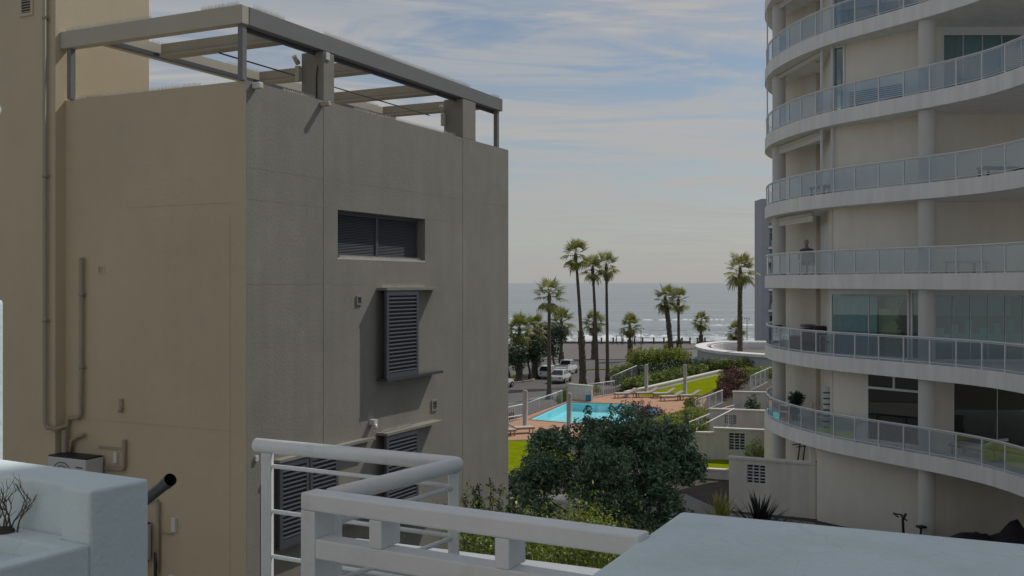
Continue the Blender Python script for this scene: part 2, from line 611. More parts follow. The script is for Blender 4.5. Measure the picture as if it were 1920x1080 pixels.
def link(name, me, parent=None, loc=None, rot=None, scale=None):
    o = bpy.data.objects.new(name, me)
    COL.objects.link(o)
    if parent is not None:
        o.parent = parent
    if loc is not None:
        o.location = loc
    if rot is not None:
        o.rotation_euler = rot
    if scale is not None:
        o.scale = scale
    return o


def tag(o, label, cat, group=None):
    o['label'] = label
    o['category'] = cat
    if group:
        o['group'] = group
    return o


def thing(name, label, cat, loc=(0, 0, 0), rz=0.0, group=None):
    o = bpy.data.objects.new(name, None)
    COL.objects.link(o)
    o.empty_display_size = 0.2
    o.location = loc
    o.rotation_euler = (0, 0, rz)
    return tag(o, label, cat, group)


def structure(o):
    o['kind'] = 'structure'
    return o


def stuff(o):
    o['kind'] = 'stuff'
    return o


def fill_poly(outer, holes, z, name, m, parent=None):
    bm = bmesh.new()
    for loop in [outer] + holes:
        vs_ = [bm.verts.new((x, y, z)) for x, y in loop]
        for i in range(len(vs_)):
            bm.edges.new((vs_[i], vs_[(i + 1) % len(vs_)]))
    bmesh.ops.triangle_fill(bm, edges=bm.edges[:], use_beauty=True, use_dissolve=False)
    bmesh.ops.recalc_face_normals(bm, faces=bm.faces)
    for f in bm.faces:
        if f.normal.z < 0:
            f.normal_flip()
    me = bpy.data.meshes.new(name)
    bm.to_mesh(me)
    bm.free()
    me.materials.append(m)
    return link(name, me, parent)


def np_mesh(name, v, f, m, smooth=False):
    """fast mesh from numpy quads"""
    me = bpy.data.meshes.new(name)
    nf, k = f.shape
    me.vertices.add(len(v))
    me.vertices.foreach_set('co', v.astype(np.float32).ravel())
    me.loops.add(nf * k)
    me.loops.foreach_set('vertex_index', f.astype(np.int32).ravel())
    me.polygons.add(nf)
    me.polygons.foreach_set('loop_start', np.arange(0, nf * k, k, dtype=np.int32))
    me.polygons.foreach_set('use_smooth', np.full(nf, smooth))
    me.materials.append(m)
    me.update(calc_edges=True)
    return me


def leaves(name, lobes, n, size, m, seed=0, aspect=0.45, shell=0.55, up=0.3, zmin=None, clump=0):
    """leaf-sized folded faces spread through ellipsoid lobes (cx,cy,cz,rx,ry,rz)"""
    rg = np.random.default_rng(seed)
    lobes = np.array(lobes, float)
    vol = (lobes[:, 3] * lobes[:, 4] * lobes[:, 5]) ** 0.8
    which = rg.choice(len(lobes), n, p=vol / vol.sum())
    d = rg.normal(size=(n, 3))
    d /= np.linalg.norm(d, axis=1)[:, None]
    r = shell + (1 - shell) * rg.random(n) ** 0.6
    inner = rg.random(n) < 0.25
    r[inner] = rg.random(inner.sum()) ** 0.5
    L = lobes[which]
    # uneven outline: bumps that depend on the direction
    ph = which * 1.7
    bump = 1 + 0.16 * np.sin(d[:, 0] * 7 + ph) + 0.14 * np.sin(d[:, 2] * 9 + ph * 2) + 0.12 * np.sin(d[:, 1] * 8 + ph)
    c = L[:, :3] + d * L[:, 3:] * (r * bump)[:, None]
    if clump:
        k = rg.normal(size=(clump, 3)) * 0
        idx = rg.integers(0, n, clump)
        cent = c[idx]
        mem = rg.integers(0, clump, n)
        pull = rg.random(n) < 0.75
        spread = size * 3.2
        c[pull] = cent[mem[pull]] + rg.normal(size=(pull.sum(), 3)) * spread
    if zmin is not None:
        c[:, 2] = np.maximum(c[:, 2], zmin + rg.random(n) * 0.05)
    nrm = d * 0.6 + rg.normal(size=(n, 3)) * 0.7
    nrm[:, 2] += up
    nrm /= np.linalg.norm(nrm, axis=1)[:, None]
    a = rg.normal(size=(n, 3))
    a -= nrm * (a * nrm).sum(1)[:, None]
    a /= np.linalg.norm(a, axis=1)[:, None]
    b = np.cross(nrm, a)
    s = size * (0.6 + 0.8 * rg.random(n))[:, None]
    v = np.empty((n, 4, 3))
    v[:, 0] = c - a * s * 0.5
    v[:, 1] = c + b * s * aspect * 0.5 + nrm * s * 0.08
    v[:, 2] = c + a * s * 0.5
    v[:, 3] = c - b * s * aspect * 0.5 + nrm * s * 0.08
    v = v.reshape(-1, 3)
    o = np.arange(n) * 4
    f = np.empty((n, 2, 3), int)
    f[:, 0] = np.stack([o, o + 1, o + 2], 1)
    f[:, 1] = np.stack([o, o + 2, o + 3], 1)
    return np_mesh(name, v, f.reshape(-1, 3), m)


def branches(mb, root, tips, r0, r1=0.02, fork=0.45, seed=0):
    rg = random.Random(seed)
    root = Vector(root)
    for t in tips:
        t = Vector(t)
        mid = root.lerp(t, fork) + Vector((rg.uniform(-.15, .15), rg.uniform(-.15, .15), rg.uniform(0, .2))) * (t - root).length * 0.5
        mb.tube([root, root.lerp(mid, .5) + Vector((0, 0, .1)), mid, t], [r0, r0 * .8, r0 * .5, r1], 7)


def catmull(pts, step):
    out = []
    P = [Vector(p) for p in pts]
    for i in range(1, len(P) - 2):
        a, b, c, d = P[i - 1], P[i], P[i + 1], P[i + 2]
        n = max(2, int((c - b).length / step))
        for k in range(n):
            t = k / n
            out.append(0.5 * ((2 * b) + (c - a) * t + (2 * a - 5 * b + 4 * c - d) * t * t + (3 * b - a - 3 * c + d) * t ** 3))
    out.append(P[-2])
    return out


# ================================================================== SETTING
# sea sheet out to the horizon
sea = MB().add([(-26000, 200, -14.5), (26000, 200, -14.5), (26000, 40000, -14.5), (-26000, 40000, -14.5)], [(0, 1, 2, 3)]).build('sea', M_SEA)
structure(sea)


def land_z(y):
    return -10.6 - max(0, y - 85) * 0.0122


mb = MB()
ys = [-80, 85, 120, 150]
for i in range(3):
    a, b = ys[i], ys[i + 1]
    mb.add([(-300, a, land_z(a)), (300, a, land_z(a)), (300, b, land_z(b)), (-300, b, land_z(b))], [(0, 1, 2, 3)])
structure(mb.build('road', M_ROAD))
mb = MB()
mb.add([(-300, 150, land_z(150)), (300, 150, land_z(150)), (300, 201, land_z(201)), (-300, 201, land_z(201))], [(0, 1, 2, 3)])
mb.add([(-300, 201, land_z(201)), (300, 201, land_z(201)), (300, 201, -15.5), (-300, 201, -15.5)], [(0, 3, 2, 1)])
structure(mb.build('promenade', M_PLAZA))
# kerb between the carriageway and the promenade
mb = MB()
mb.box((-120, 149.7, land_z(150) - .3), (120, 150.0, land_z(150) + .12))
structure(mb.build('kerb', M_KERB))
# grass verge on the sea side of the road, left, with its kerb
verge = [(-30, 88), (-6, 101), (2.2, 112.5), (2.8, 121), (-2, 124), (-30, 119)]
o = MB()
o.add([(x, y, land_z(y) + .10) for x, y in verge], [tuple(range(len(verge)))])
structure(o.build('verge', M_VERGE))
mb = MB()
for i in range(5):
    a, b = verge[i], verge[i + 1]
    mb.slab(a, b, 0.25, land_z(a[1]) - .4, land_z((a[1] + b[1]) / 2) + .13, side=-1)
structure(mb.build('kerb', M_KERB))
strip = [(7.5, 128), (16, 131), (16, 134), (7.5, 131.5)]
structure(MB().add([(x, y, land_z(y) + .08) for x, y in strip], [(0, 1, 2, 3)]).build('verge', M_VERGE))
# lane line
mb = MB()
for k in range(8):
    t0 = k * 5.0
    ax, ay = -3 + t0 * .46, 84 + t0 * .888
    bx, by = ax + .46 * 2.4, ay + .888 * 2.4
    mb.add([(ax - .06, ay + .03, land_z(ay) + .006), (ax + .06, ay - .03, land_z(ay) + .006), (bx + .06, by - .03, land_z(by) + .006), (bx - .06, by + .03, land_z(by) + .006)], [(0, 1, 2, 3)])
structure(mb.build('lane_marking', M_LINE))

# garden terrace with the pool cut out
POOL = [(1.2, 66.6), (4.2, 76), (7.9, 75), (10.4, 72.2), (9.8, 66.5), (6.4, 64.2), (3.9, 64.9)]
TERR = [(-30, -30), (45, -30), (45, 108), (22, 108), (13, 97), (8.5, 86), (4.6, 78.2), (0.2, 66.6), (-4, 58), (-30, 50)]
ZT = -9.0
structure(fill_poly(TERR, [POOL], ZT, 'terrace_ground', M_SOIL))
mb = MB()
n = len(TERR)
for i in range(n):
    a, b = TERR[i], TERR[(i + 1) % n]
    mb.add([(a[0], a[1], ZT), (b[0], b[1], ZT), (b[0], b[1], -12), (a[0], a[1], -12)], [(0, 1, 2, 3)])
structure(mb.build('terrace_edge', M_GARDENW))
DECK = [(0.35, 66.5), (4.5, 77.6), (9.4, 82.5), (15.3, 79.3), (12.4, 68), (9.9, 61.5), (3.0, 58.5), (-1.0, 57.6), (-2.6, 60.6)]
structure(fill_poly(DECK, [POOL], ZT + .012, 'pool_deck', M_DECK))


def offset_poly(poly, d):
    cx = sum(p[0] for p in poly) / len(poly)
    cy = sum(p[1] for p in poly) / len(poly)
    return [(cx + (x - cx) * (1 + d / math.hypot(x - cx, y - cy)), cy + (y - cy) * (1 + d / math.hypot(x - cx, y - cy))) for x, y in poly]


pool = thing('swimming_pool', 'turquoise swimming pool set in the terracotta deck', 'swimming pool', (6, 70, ZT))
OFF = (6, 70, ZT)
mb = MB()
mb.add([(x, y, ZT - .6) for x, y in POOL], [tuple(range(len(POOL)))])
for i in range(len(POOL)):
    a, b = POOL[i], POOL[(i + 1) % len(POOL)]
    mb.add([(a[0], a[1], ZT), (b[0], b[1], ZT), (b[0], b[1], ZT - .6), (a[0], a[1], ZT - .6)], [(0, 1, 2, 3)])
mb.build('basin', M_BASIN, pool, off=OFF)
mb = MB().add([(x, y, ZT - .07) for x, y in POOL], [tuple(range(len(POOL)))])
mb.build('water', G_WATER, pool, off=OFF)
OP = offset_poly(POOL, 0.35)
c = fill_poly(OP, [POOL], 0.03, 'coping', M_COPING, pool)
c.data.transform(Matrix.Translation((-6, -70, 0)))

LAWN_R = [(9.9, 80.3), (14.7, 79.5), (17.5, 86), (21.2, 93), (21.2, 99.3), (20, 99.2), (14.6, 89)]
structure(fill_poly([(-29, -29), (13.5, -29), (11.3, 38.0), (8.4, 39.6), (7.4, 43), (-29, 43)], [], ZT + .012, 'courtyard_paving', mat('pale_paving', (0.23, 0.22, 0.20), 0.85, 0.12, 0.6, 0.3, 8)))
structure(fill_poly([(-1.2, 19.0), (7.8, 17.5), (8.2, 31), (4, 34.5), (-.6, 34)], [], ZT + .022, 'planting_soil', M_SOIL))
structure(fill_poly(LAWN_R, [], ZT + .03, 'lawn', M_LAWN))
structure(fill_poly([(-12, 44), (2.2, 46.5), (3.2, 52), (1.6, 57.6), (-1.2, 57.5), (-12, 52)], [], ZT + .03, 'lawn', M_LAWN))
structure(fill_poly([(7.6, 46.6), (10.6, 46.2), (11.6, 51.3), (8.6, 51.4)], [], ZT + .03, 'lawn', M_LAWN))
structure(fill_poly([(1.8, 20.5), (6.5, 19), (7.5, 25), (3.0, 26)], [], ZT + .03, 'lawn', M_LAWN))

# ================================================================== TAUPE BUILDING (left)
CX, CY, BZ = -3.669, 14.0, -9.0
BLD = thing('apartment_house', 'taupe plastered apartment house with rooftop pergola, on the left', 'building', (CX, CY, BZ), R(64.02))
OFF = (0, 0, BZ)


def wall_holes(mb, a0, a1, z0, z1, w0, w1, holes):
    """wall in the t-z plane between w0 (outer) and w1, with rectangular holes through it"""
    ts = sorted({a0, a1, *[h[0] for h in holes], *[h[1] for h in holes]})
    zs = sorted({z0, z1, *[h[2] for h in holes], *[h[3] for h in holes]})
    for i in range(len(ts) - 1):
        for j in range(len(zs) - 1):
            tc_, zc_ = (ts[i] + ts[i + 1]) / 2, (zs[j] + zs[j + 1]) / 2
            if any(h[0] < tc_ < h[1] and h[2] < zc_ < h[3] for h in holes):
                continue
            for w, fl in ((w0, 0), (w1, 1)):
                q = [(ts[i], w, zs[j]), (ts[i + 1], w, zs[j]), (ts[i + 1], w, zs[j + 1]), (ts[i], w, zs[j + 1])]
                mb.add(q, [(0, 1, 2, 3) if not fl else (3, 2, 1, 0)])
    for h in holes:
        t0, t1, q0, q1 = h
        mb.add([(t0, w0, q0), (t1, w0, q0), (t1, w1, q0), (t0, w1, q0)], [(0, 1, 2, 3)])
        mb.add([(t0, w0, q1), (t1, w0, q1), (t1, w1, q1), (t0, w1, q1)], [(3, 2, 1, 0)])
        mb.add([(t0, w0, q0), (t0, w1, q0), (t0, w1, q1), (t0, w0, q1)], [(0, 1, 2, 3)])
        mb.add([(t1, w0, q0), (t1, w1, q0), (t1, w1, q1), (t1, w0, q1)], [(3, 2, 1, 0)])
    mb.add([(a0, w0, z1), (a1, w0, z1), (a1, w1, z1), (a0, w1, z1)], [(0, 1, 2, 3)])
    mb.add([(a0, w0, z0), (a0, w1, z0), (a0, w1, z1), (a0, w0, z1)], [(3, 2, 1, 0)])
    mb.add([(a1, w0, z0), (a1, w1, z0), (a1, w1, z1), (a1, w0, z1)], [(0, 1, 2, 3)])


W1 = (2.125, 4.79, 0.37, 1.15)
mb = MB()
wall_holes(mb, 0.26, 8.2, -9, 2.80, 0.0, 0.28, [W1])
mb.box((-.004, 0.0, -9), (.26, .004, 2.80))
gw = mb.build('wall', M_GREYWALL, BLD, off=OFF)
gw['label'] = 'grey side wall'
# proud pilaster strip under the roof post, and shallow plaster ledges at the day joints
mb = MB()
mb.box((1.75, -.004, -9), (2.04, 0.0, 2.805))
mb.box((6.2, -.0035, -9), (6.74, 0.0, 2.805))
mb.build('pilaster', M_GREYWALL, BLD, off=OFF, bevel=.0018, bseg=1)
for (t0, t1, z) in ((0.02, 1.74, 1.60), (2.06, 6.18, 1.61), (6.76, 8.18, 1.60), (0.02, 1.74, 1.165), (4.82, 6.18, 1.165), (0.02, 1.74, -.02), (2.06, 3.1, -.02), (5.2, 6.18, -.02), (5.2, 6.18, -2.02), (6.76, 8.18, -1.93)):
    MB().box((t0, -.0013, z - .005), (t1, 0.0, z)).build('plaster_joint', M_GREYWALL, BLD, off=OFF)
MB().box((-.003, .0045, -9), (.255, 3.55, 2.798)).build('wall', M_TAUPE_BOUNCE, BLD, off=OFF)['label'] = 'taupe end wall'
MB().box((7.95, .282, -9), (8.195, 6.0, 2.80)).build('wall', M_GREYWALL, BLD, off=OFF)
MB().box((.25, .28, 2.1), (7.95, 6, 2.3)).build('roof_deck', M_GREYWALL, BLD, off=OFF)
# taller stair wing at the left
wing = MB().box((-.19, 3.55, -9), (1.70, 10, 9)).build('stair_wing', M_TAUPE_BOUNCE, BLD, off=OFF, bevel=.01, bseg=1)
# fine joints of the end wall
for (w0, w1, z) in ((.25, 2.3, 1.12), (.3, 3.3, -2.06)):
    MB().box((-.008, w0, z - .006), (.006, w1, z)).build('plaster_joint', M_TAUPE_BOUNCE, BLD, off=OFF)
MB().box((-.008, .292, -5), (.006, .300, .95)).build('plaster_joint', M_TAUPE_BOUNCE, BLD, off=OFF)


def spikes(parent, segs, h, pitch, m=M_SPIKE):
    """bird spikes: a base strip with fanned needles; segs are ((t,w,z),(t,w,z)) lines"""
    rg = random.Random(3)
    mb = MB()
    for a, b in segs:
        a, b = Vector(a), Vector(b)
        d = (b - a).normalized()
        s = Vector((-d.y, d.x, 0))
        L = (b - a).length
        for k in range(int(L / pitch)):
            if math.sin(k * pitch * 1.1 + a.z * 5) > .86:
                continue
            p = a + d * (k + .5) * pitch
            for q in (-1, 0, 1):
                tip = p + s * q * h * .35 + Vector((0, 0, h * rg.uniform(.75, 1.1))) + d * rg.uniform(-.012, .012)
                r = .0052
                v = [p + d * r + s * q * .006, p - d * r + s * q * .006, p + s * (r * 1.7 + q * .006), tip]
                mb.add(v, [(0, 1, 3), (1, 2, 3), (2, 0, 3)])
    o_ = mb.build('bird_spikes', m, parent, off=OFF)
    stuff(o_)
    return o_


# pergola on the roof
ZB, ZTOP = 3.57, 3.83
MB().box((-.10, 0.0, ZB), (.05, 3.548, ZTOP)).build('pergola_beam', M_BEAM, BLD, off=OFF, bevel=.008, bseg=1)
MB().box((.052, -.004, ZB + .002), (7.92, .14, ZTOP - .002)).build('pergola_beam', M_BEAMG, BLD, off=OFF, bevel=.006, bseg=1)
MB().box((.052, .145, ZB - .05), (7.9, .19, ZB + .10)).build('channel', M_SHUT, BLD, off=OFF)
MB().box((.052, 2.72, ZB + .02), (7.9, 2.88, ZTOP - .02)).build('pergola_beam', M_BEAM, BLD, off=OFF)
MB().box((.052, 2.60, ZB + .0), (7.9, 2.70, ZB + .06)).build('channel', M_SHUT, BLD, off=OFF)
for t in (1.0, 3.35, 5.55, 7.35):
    MB().box((t, .192, ZB + .05), (t + .16, 2.598, ZTOP - .05)).build('cross_beam', M_BEAMC, BLD, off=OFF, bevel=.01, bseg=1)
    MB().box((t - .03, .195, ZB + .0), (t + .19, 2.595, ZB + .045)).build('channel', M_BEAMC, BLD, off=OFF)
for t, w in ((-.06, .02), (7.72, .02), (-.06, 3.36)):
    MB().box((t, w, 2.80), (t + .085, w + .085, ZB)).build('steel_post', M_BEAMG, BLD, off=OFF)
for t0, t1 in ((1.75, 2.04), (6.2, 6.74)):
    MB().box((t0, .0, 2.802), (t1, .42, ZB - .002)).build('concrete_post', M_BEAMP, BLD, off=OFF, bevel=.012, bseg=1)
MB().tube([(1.0, 1.4, 3.52), (7.3, 1.4, 3.50)], .012, 6).build('tie_rod', M_DARKMET, BLD, off=OFF)
MB().box((1.80, -.02, 3.44), (1.90, 0.0, 3.56)).build('junction_box', M_WHITE2, BLD, off=OFF, bevel=.006)
MB().tube([(1.78, .1, 3.44), (1.74, .1, 3.3), (1.735, .12, 3.2), (1.735, .12, 2.82)], .010, 6).build('cable', M_DARKMET, BLD, off=OFF)
MB().box((1.66, -.16, 2.70), (1.74, -.002, 2.77)).build('camera_bracket', M_BEAM, BLD, off=OFF, bevel=.01)
cctv = MB().box((.10, -.13, 2.70), (.20, -.002, 2.79)).build('security_camera', M_WHITE2, BLD, off=OFF, bevel=.015)
for t, w, z in ((1.66, .40, 3.12), (6.10, .36, 3.05)):
    MB().box((t, w, z), (t + .07, w + .07, z + .24)).tube([(t + .045, w + .045, z + .28), (t - .05, w + .045, z + .38)], .04, 8).build('floodlight', M_BEAM, BLD, off=OFF)
spikes(BLD, [((-.03, .1, ZTOP), (-.03, 3.5, ZTOP)), ((.2, .06, ZTOP), (7.9, .06, ZTOP)), ((.3, .1, 2.8), (1.7, .1, 2.8)), ((2.1, .1, 2.8), (6.1, .1, 2.8)), ((.1, .3, 2.8), (.1, 3.4, 2.8)), ((1, 2.8, ZTOP - .02), (7.5, 2.8, ZTOP - .02))], .085, .030)

# recessed louvre window
win = MB()
win.box((2.125, .16, .37), (2.19, .22, 1.15)).box((4.725, .16, .37), (4.79, .22, 1.15)).box((2.19, .16, 1.09), (4.725, .22, 1.15)).box((2.19, .16, .40), (4.725, .22, .46)).box((3.43, .155, .46), (3.50, .22, 1.09))
lw = win.build('louvre_window', M_SHUT, BLD, off=OFF)
sl = MB().add([(0, -.018, -.008), (1.235, -.018, -.008), (1.235, .018, .012), (0, .018, .012), (0, -.018, -.004), (1.235, -.018, -.004), (1.235, .018, .016), (0, .018, .016)], [(0, 3, 2, 1), (4, 5, 6, 7), (0, 1, 5, 4), (1, 2, 6, 5), (2, 3, 7, 6), (3, 0, 4, 7)]).mesh('slat', mat('louvre_paint', (0.15, 0.155, 0.175), .7, .06, 5))
for t0 in (2.192, 3.494):
    for k in range(24):
        link('slat', sl, lw, (t0, .19, .475 + k * .0258 - BZ))
MB().box((2.125, .225, .37), (4.79, .24, 1.15)).build('backing', M_DARKREC, BLD, off=OFF)
MB().box((2.125, .0, .371), (4.79, .158, .396)).build('sill', M_SPIKE, BLD, off=OFF)
spikes(BLD, [((2.15, .07, .396), (4.75, .07, .396))], .055, .022)


def shutter_bay(t0, t1, shut, z0, z1, p, label, spike=True):
    """shutters standing on a projecting shelf: part > slats"""
    MB().box((t0, -p - .01, z1 + .002), (t1, 0, z1 + .045)).build('shelf', M_GREYWALL, BLD, off=OFF)
    MB().box((t0, -p - .01, z0 - .045), (t1, 0, z0 - .002)).build('shelf', M_SHUTL, BLD, off=OFF)
    for (a, b) in shut:
        s = MB()
        fr = .07
        s.box((a, -p, z0), (a + fr, -p + .04, z1)).box((b - fr, -p, z0), (b, -p + .04, z1)).box((a + fr, -p, z0), (b - fr, -p + .04, z0 + .09)).box((a + fr, -p, z1 - .09), (b - fr, -p + .04, z1))
        so = s.build('shutter', M_SHUT, BLD, off=OFF, bevel=.004, bseg=1)
        so['label'] = label
        L = b - a - 2 * fr - .004
        n_ = int((z1 - z0 - .18) / .062)
        m_ = MB().add([(0, -.030, -.026), (L, -.030, -.026), (L, .012, .014), (0, .012, .014), (0, -.030, -.016), (L, -.030, -.016), (L, .012, .024), (0, .012, .024)], [(0, 3, 2, 1), (4, 5, 6, 7), (0, 1, 5, 4), (1, 2, 6, 5), (2, 3, 7, 6), (3, 0, 4, 7)]).mesh('slat', M_SHUTL)
        st = (z1 - z0 - .18) / n_
        for k in range(n_):
            link('slat', m_, so, (a + fr + .002, -p + .026, z0 + .09 + (k + .5) * st - BZ))
        MB().box((a + .01, -p + .045, z0 + .01), (b - .01, -p + .055, z1 - .01)).build('backing', M_SHUT, BLD, off=OFF)
    if spike:
        spikes(BLD, [((t0 + .03, -p * .5, z1 + .045), (t1 - .03, -p * .5, z1 + .045))], .07, .022)


shutter_bay(3.22, 5.08, [(3.22, 4.24)], -1.60, -.13, .20, 'single shutter under a spiked shelf')
shutter_bay(3.22, 5.08, [(3.22, 4.24)], -4.05, -2.55, .20, 'lower single shutter')
shutter_bay(.55, 3.0, [(.57, 1.25), (1.27, 1.98)], -3.78, -2.58, .12, 'pair of shutters', False)


def vent(tw, z, sz, side):
    """small louvred air vent; side 'g' on the grey wall, 't' on the taupe one"""
    m = MB()
    h = sz
    fr = sz * .16
    if side == 'g':
        m.box((tw, -.02, z), (tw + sz, 0, z + fr)).box((tw, -.02, z + h - fr), (tw + sz, 0, z + h)).box((tw, -.02, z + fr), (tw + fr, 0, z + h - fr)).box((tw + sz - fr, -.02, z + fr), (tw + sz, 0, z + h - fr))
        o_ = m.build('vent', M_GREYWALL, BLD, off=OFF)
        for k in range(3):
            zz = z + fr + (h - 2 * fr) * (k + .3) / 3
            MB().box((tw + fr, -.012, zz), (tw + sz - fr, -.002, zz + sz * .07)).build('slat', M_BEAMG, o_, off=OFF)
        MB().box((tw + fr, -.003, z + fr), (tw + sz - fr, -.001, z + h - fr)).build('backing', M_DARKREC, o_, off=OFF)
    else:
        t = side
        m.box((t - .02, tw, z), (t, tw + sz, z + fr)).box((t - .02, tw, z + h - fr), (t, tw + sz, z + h)).box((t - .02, tw, z + fr), (t, tw + fr, z + h - fr)).box((t - .02, tw + sz - fr, z + fr), (t, tw + sz, z + h - fr))
        o_ = m.build('vent', M_TAUPE_BOUNCE, BLD, off=OFF)
        for k in range(5):
            zz = z + fr + (h - 2 * fr) * (k + .3) / 5
            MB().box((t - .014, tw + fr, zz), (t - .004, tw + sz - fr, zz + sz * .05)).build('slat', M_PIPE, o_, off=OFF)
        MB().box((t - .003, tw + fr, z + fr), (t - .001, tw + sz - fr, z + h - fr)).build('backing', M_DARKREC, o_, off=OFF)


vent(2.62, -.36, .15, 'g')
vent(5.0, -2.35, .20, 'g')
vent(2.72, .13, .13, 0.006)
vent(4.02, 4.12, .30, -.19)
MB().box((3.0, -.10, -2.34), (3.10, -.0, -2.26)).tube([(3.05, -.08, -2.34), (3.05, -.10, -2.42)], .035, 8).build('wall_lamp', M_WHITE2, BLD, off=OFF)
MB().box((.16, -.03, -2.50), (.22, 0, -2.42)).build('junction_box', M_WHITE2, BLD, off=OFF, bevel=.005)
# pipes on the taupe walls
MB().tube([(-.25, 3.70, 8.9), (-.25, 3.70, -2.12), (-.245, 3.66, -2.20), (-.22, 3.50, -2.22), (-.06, 3.44, -2.18), (-.06, 3.43, -2.1), (-.06, 3.40, -2.06), (-.06, 3.2, -2.05), (-.06, 3.15, -1.98), (-.06, 3.14, .38)], .033, 10).build('drain_pipe', M_PIPE, BLD, off=OFF)
MB().tube([(-.10, 3.46, -2.24), (-.08, 3.47, -9)], .04, 10).build('drain_pipe', M_PIPE, BLD, off=OFF)
MB().tube([(-.06, 3.40, -2.70), (-.06, 3.34, -2.40), (-.06, 3.2, -2.33), (-.06, 3.08, -2.30)], .03, 10).build('drain_pipe', M_PIPE, BLD, off=OFF)
MB().tube([(-.05, 2.27, -2.32), (-.05, 2.27, -2.72), (-.05, 2.3, -2.76), (-.05, 2.65, -2.77)], .032, 10).build('drain_pipe', M_PIPE, BLD, off=OFF)
MB().box((-.03, 2.3, -2.48), (0, 2.82, -2.45)).build('conduit', M_PIPE, BLD, off=OFF)
MB().box((-.05, 2.42, -2.68), (.006, 2.49, -2.52)).build('sensor_box', M_WHITE2, BLD, off=OFF, bevel=.008)
MB().box((-.04, 2.32, -1.72), (.006, 2.38, -1.86)).tube([(-.03, 2.35, -1.84), (-.05, 2.35, -1.92)], .03, 8).build('pipe_stub', M_PIPE, BLD, off=OFF)
MB().tube([(-.05, 1.60, -3.18), (-.05, 1.60, -4.2)], .03, 10).box((-.04, 1.62, -3.20), (.006, 2.0, -3.15)).build('drain_pipe', M_PIPE, BLD, off=OFF)
MB().tube([(-.04, 1.58, -3.62), (-.02, 1.33, -3.62)], .008, 6).build('conduit', M_PIPE, BLD, off=OFF)
MB().box((-.05, 1.27, -3.58), (.006, 1.345, -3.38)).build('sensor_box', M_WHITE2, BLD, off=OFF, bevel=.008)
MB().box((-.05, 1.30, -4.35), (.006, 1.40, -4.20)).build('sensor_box', M_WHITE2, BLD, off=OFF, bevel=.008)
MB().tube([(-.07, 1.62, -3.9), (-.09, 1.60, -4.1), (-.06, 1.63, -4.3), (-.09, 1.60, -4.8)], .025, 8).build('hose', M_DARKMET, BLD, off=OFF)


for t_, w_, zs in ((-.25, 3.70, (6.5, 4.0, 1.6, -.6)), (-.06, 3.14, (-.2, -1.3))):
    for z_ in zs:
        MB().tube([(t_, w_, z_), (t_, w_, z_ + .05)], .040, 12).box((t_ + .02, w_ - .05, z_ + .01), (t_ + (.07 if t_ < -.1 else .062), w_ + .05, z_ + .04)).build('pipe_clip', M_PIPE, BLD, off=OFF)


def ac_unit(w0, w1, z0, z1, label):
    c_ = Matrix.Rotation(R(64.02), 3, 'Z') @ Vector((-.2, (w0 + w1) / 2, 0))
    t_ = thing('air_conditioner', label, 'air conditioner', (CX + c_.x, CY + c_.y, z0), R(64.02), 'outdoor air conditioners on the taupe wall')
    of = (-.2, (w0 + w1) / 2, z0)
    MB().box((-.38, w0, z0), (-.05, w1, z1)).build('casing', M_ACW, t_, off=of, bevel=.018)
    MB().box((-.375, w0 + .005, z1 + .001), (-.055, w1 - .005, z1 + .02)).build('top_cover', M_BLACK, t_, off=of, bevel=.005)
    zc_, wc = (z0 + z1) / 2, w0 + (w1 - w0) * .62
    r = (z1 - z0) * .38
    g = MB()
    for k in range(4):
        rr = r * (k + 1) / 4
        g.tube([(-.388, wc + rr * math.cos(q * math.pi / 8), zc_ + rr * math.sin(q * math.pi / 8)) for q in range(17)], .005, 5, cap=False)
    g.build('fan_grille', M_DARKMET, t_, off=of)
    for k in range(3):
        MB().box((-.386, w0 + .06, z1 - .13 - k * .05), (-.379, w0 + .2, z1 - .115 - k * .05)).build('louvre', M_DARKMET, t_, off=of)
    for q in (w0 + .1, w1 - .14):
        MB().box((-.40, q, z0 - .05), (-.004, q + .04, z0 - .002)).build('bracket', M_DARKMET, t_, off=of)
    return t_


ac_unit(2.68, 3.48, -3.15, -2.60, 'white air conditioner with black top beside the drain pipe')
ac_unit(1.72, 2.5, -4.02, -3.50, 'white air conditioner low on the wall, under the boxed pipe')
ac_unit(1.72, 2.45, -4.85, -4.36, 'lowest white air conditioner, cut by the picture bottom')

# ================================================================== CURVED TOWER (right)
TZ = [12.3, 9.3, 6.3, 3.3, 0.3, -2.7, -5.7]
TOW = thing('apartment_tower', 'curved white apartment tower with glazed balconies on the right', 'apartment tower', (14, 38, -9))
TO = (14, 38, -9)
EDGE = [(13.6, 21), (14.2, 24), (14.6, 26.5), (14.8, 28.5), (14.82, 29.8), (14.62, 31.2), (14.2, 32.4), (13.68, 33.5), (13.08, 34.6), (12.48, 35.7), (11.9, 36.8), (11.42, 38.1), (11.07, 39.5), (10.87, 41), (10.82, 42.3), (10.98, 43.8), (11.38, 45.5), (12.1, 47.2), (13.2, 49), (15, 51), (18, 52)]
EC = catmull([(x, y, 0) for x, y in EDGE], .35)


def inset(d):
    out = []
    for i, p in enumerate(EC):
        a, b = EC[max(0, i - 1)], EC[min(len(EC) - 1, i + 1)]
        t = (b - a).normalized()
        out.append(p + Vector((t.y, -t.x, 0)) * d)
    return out


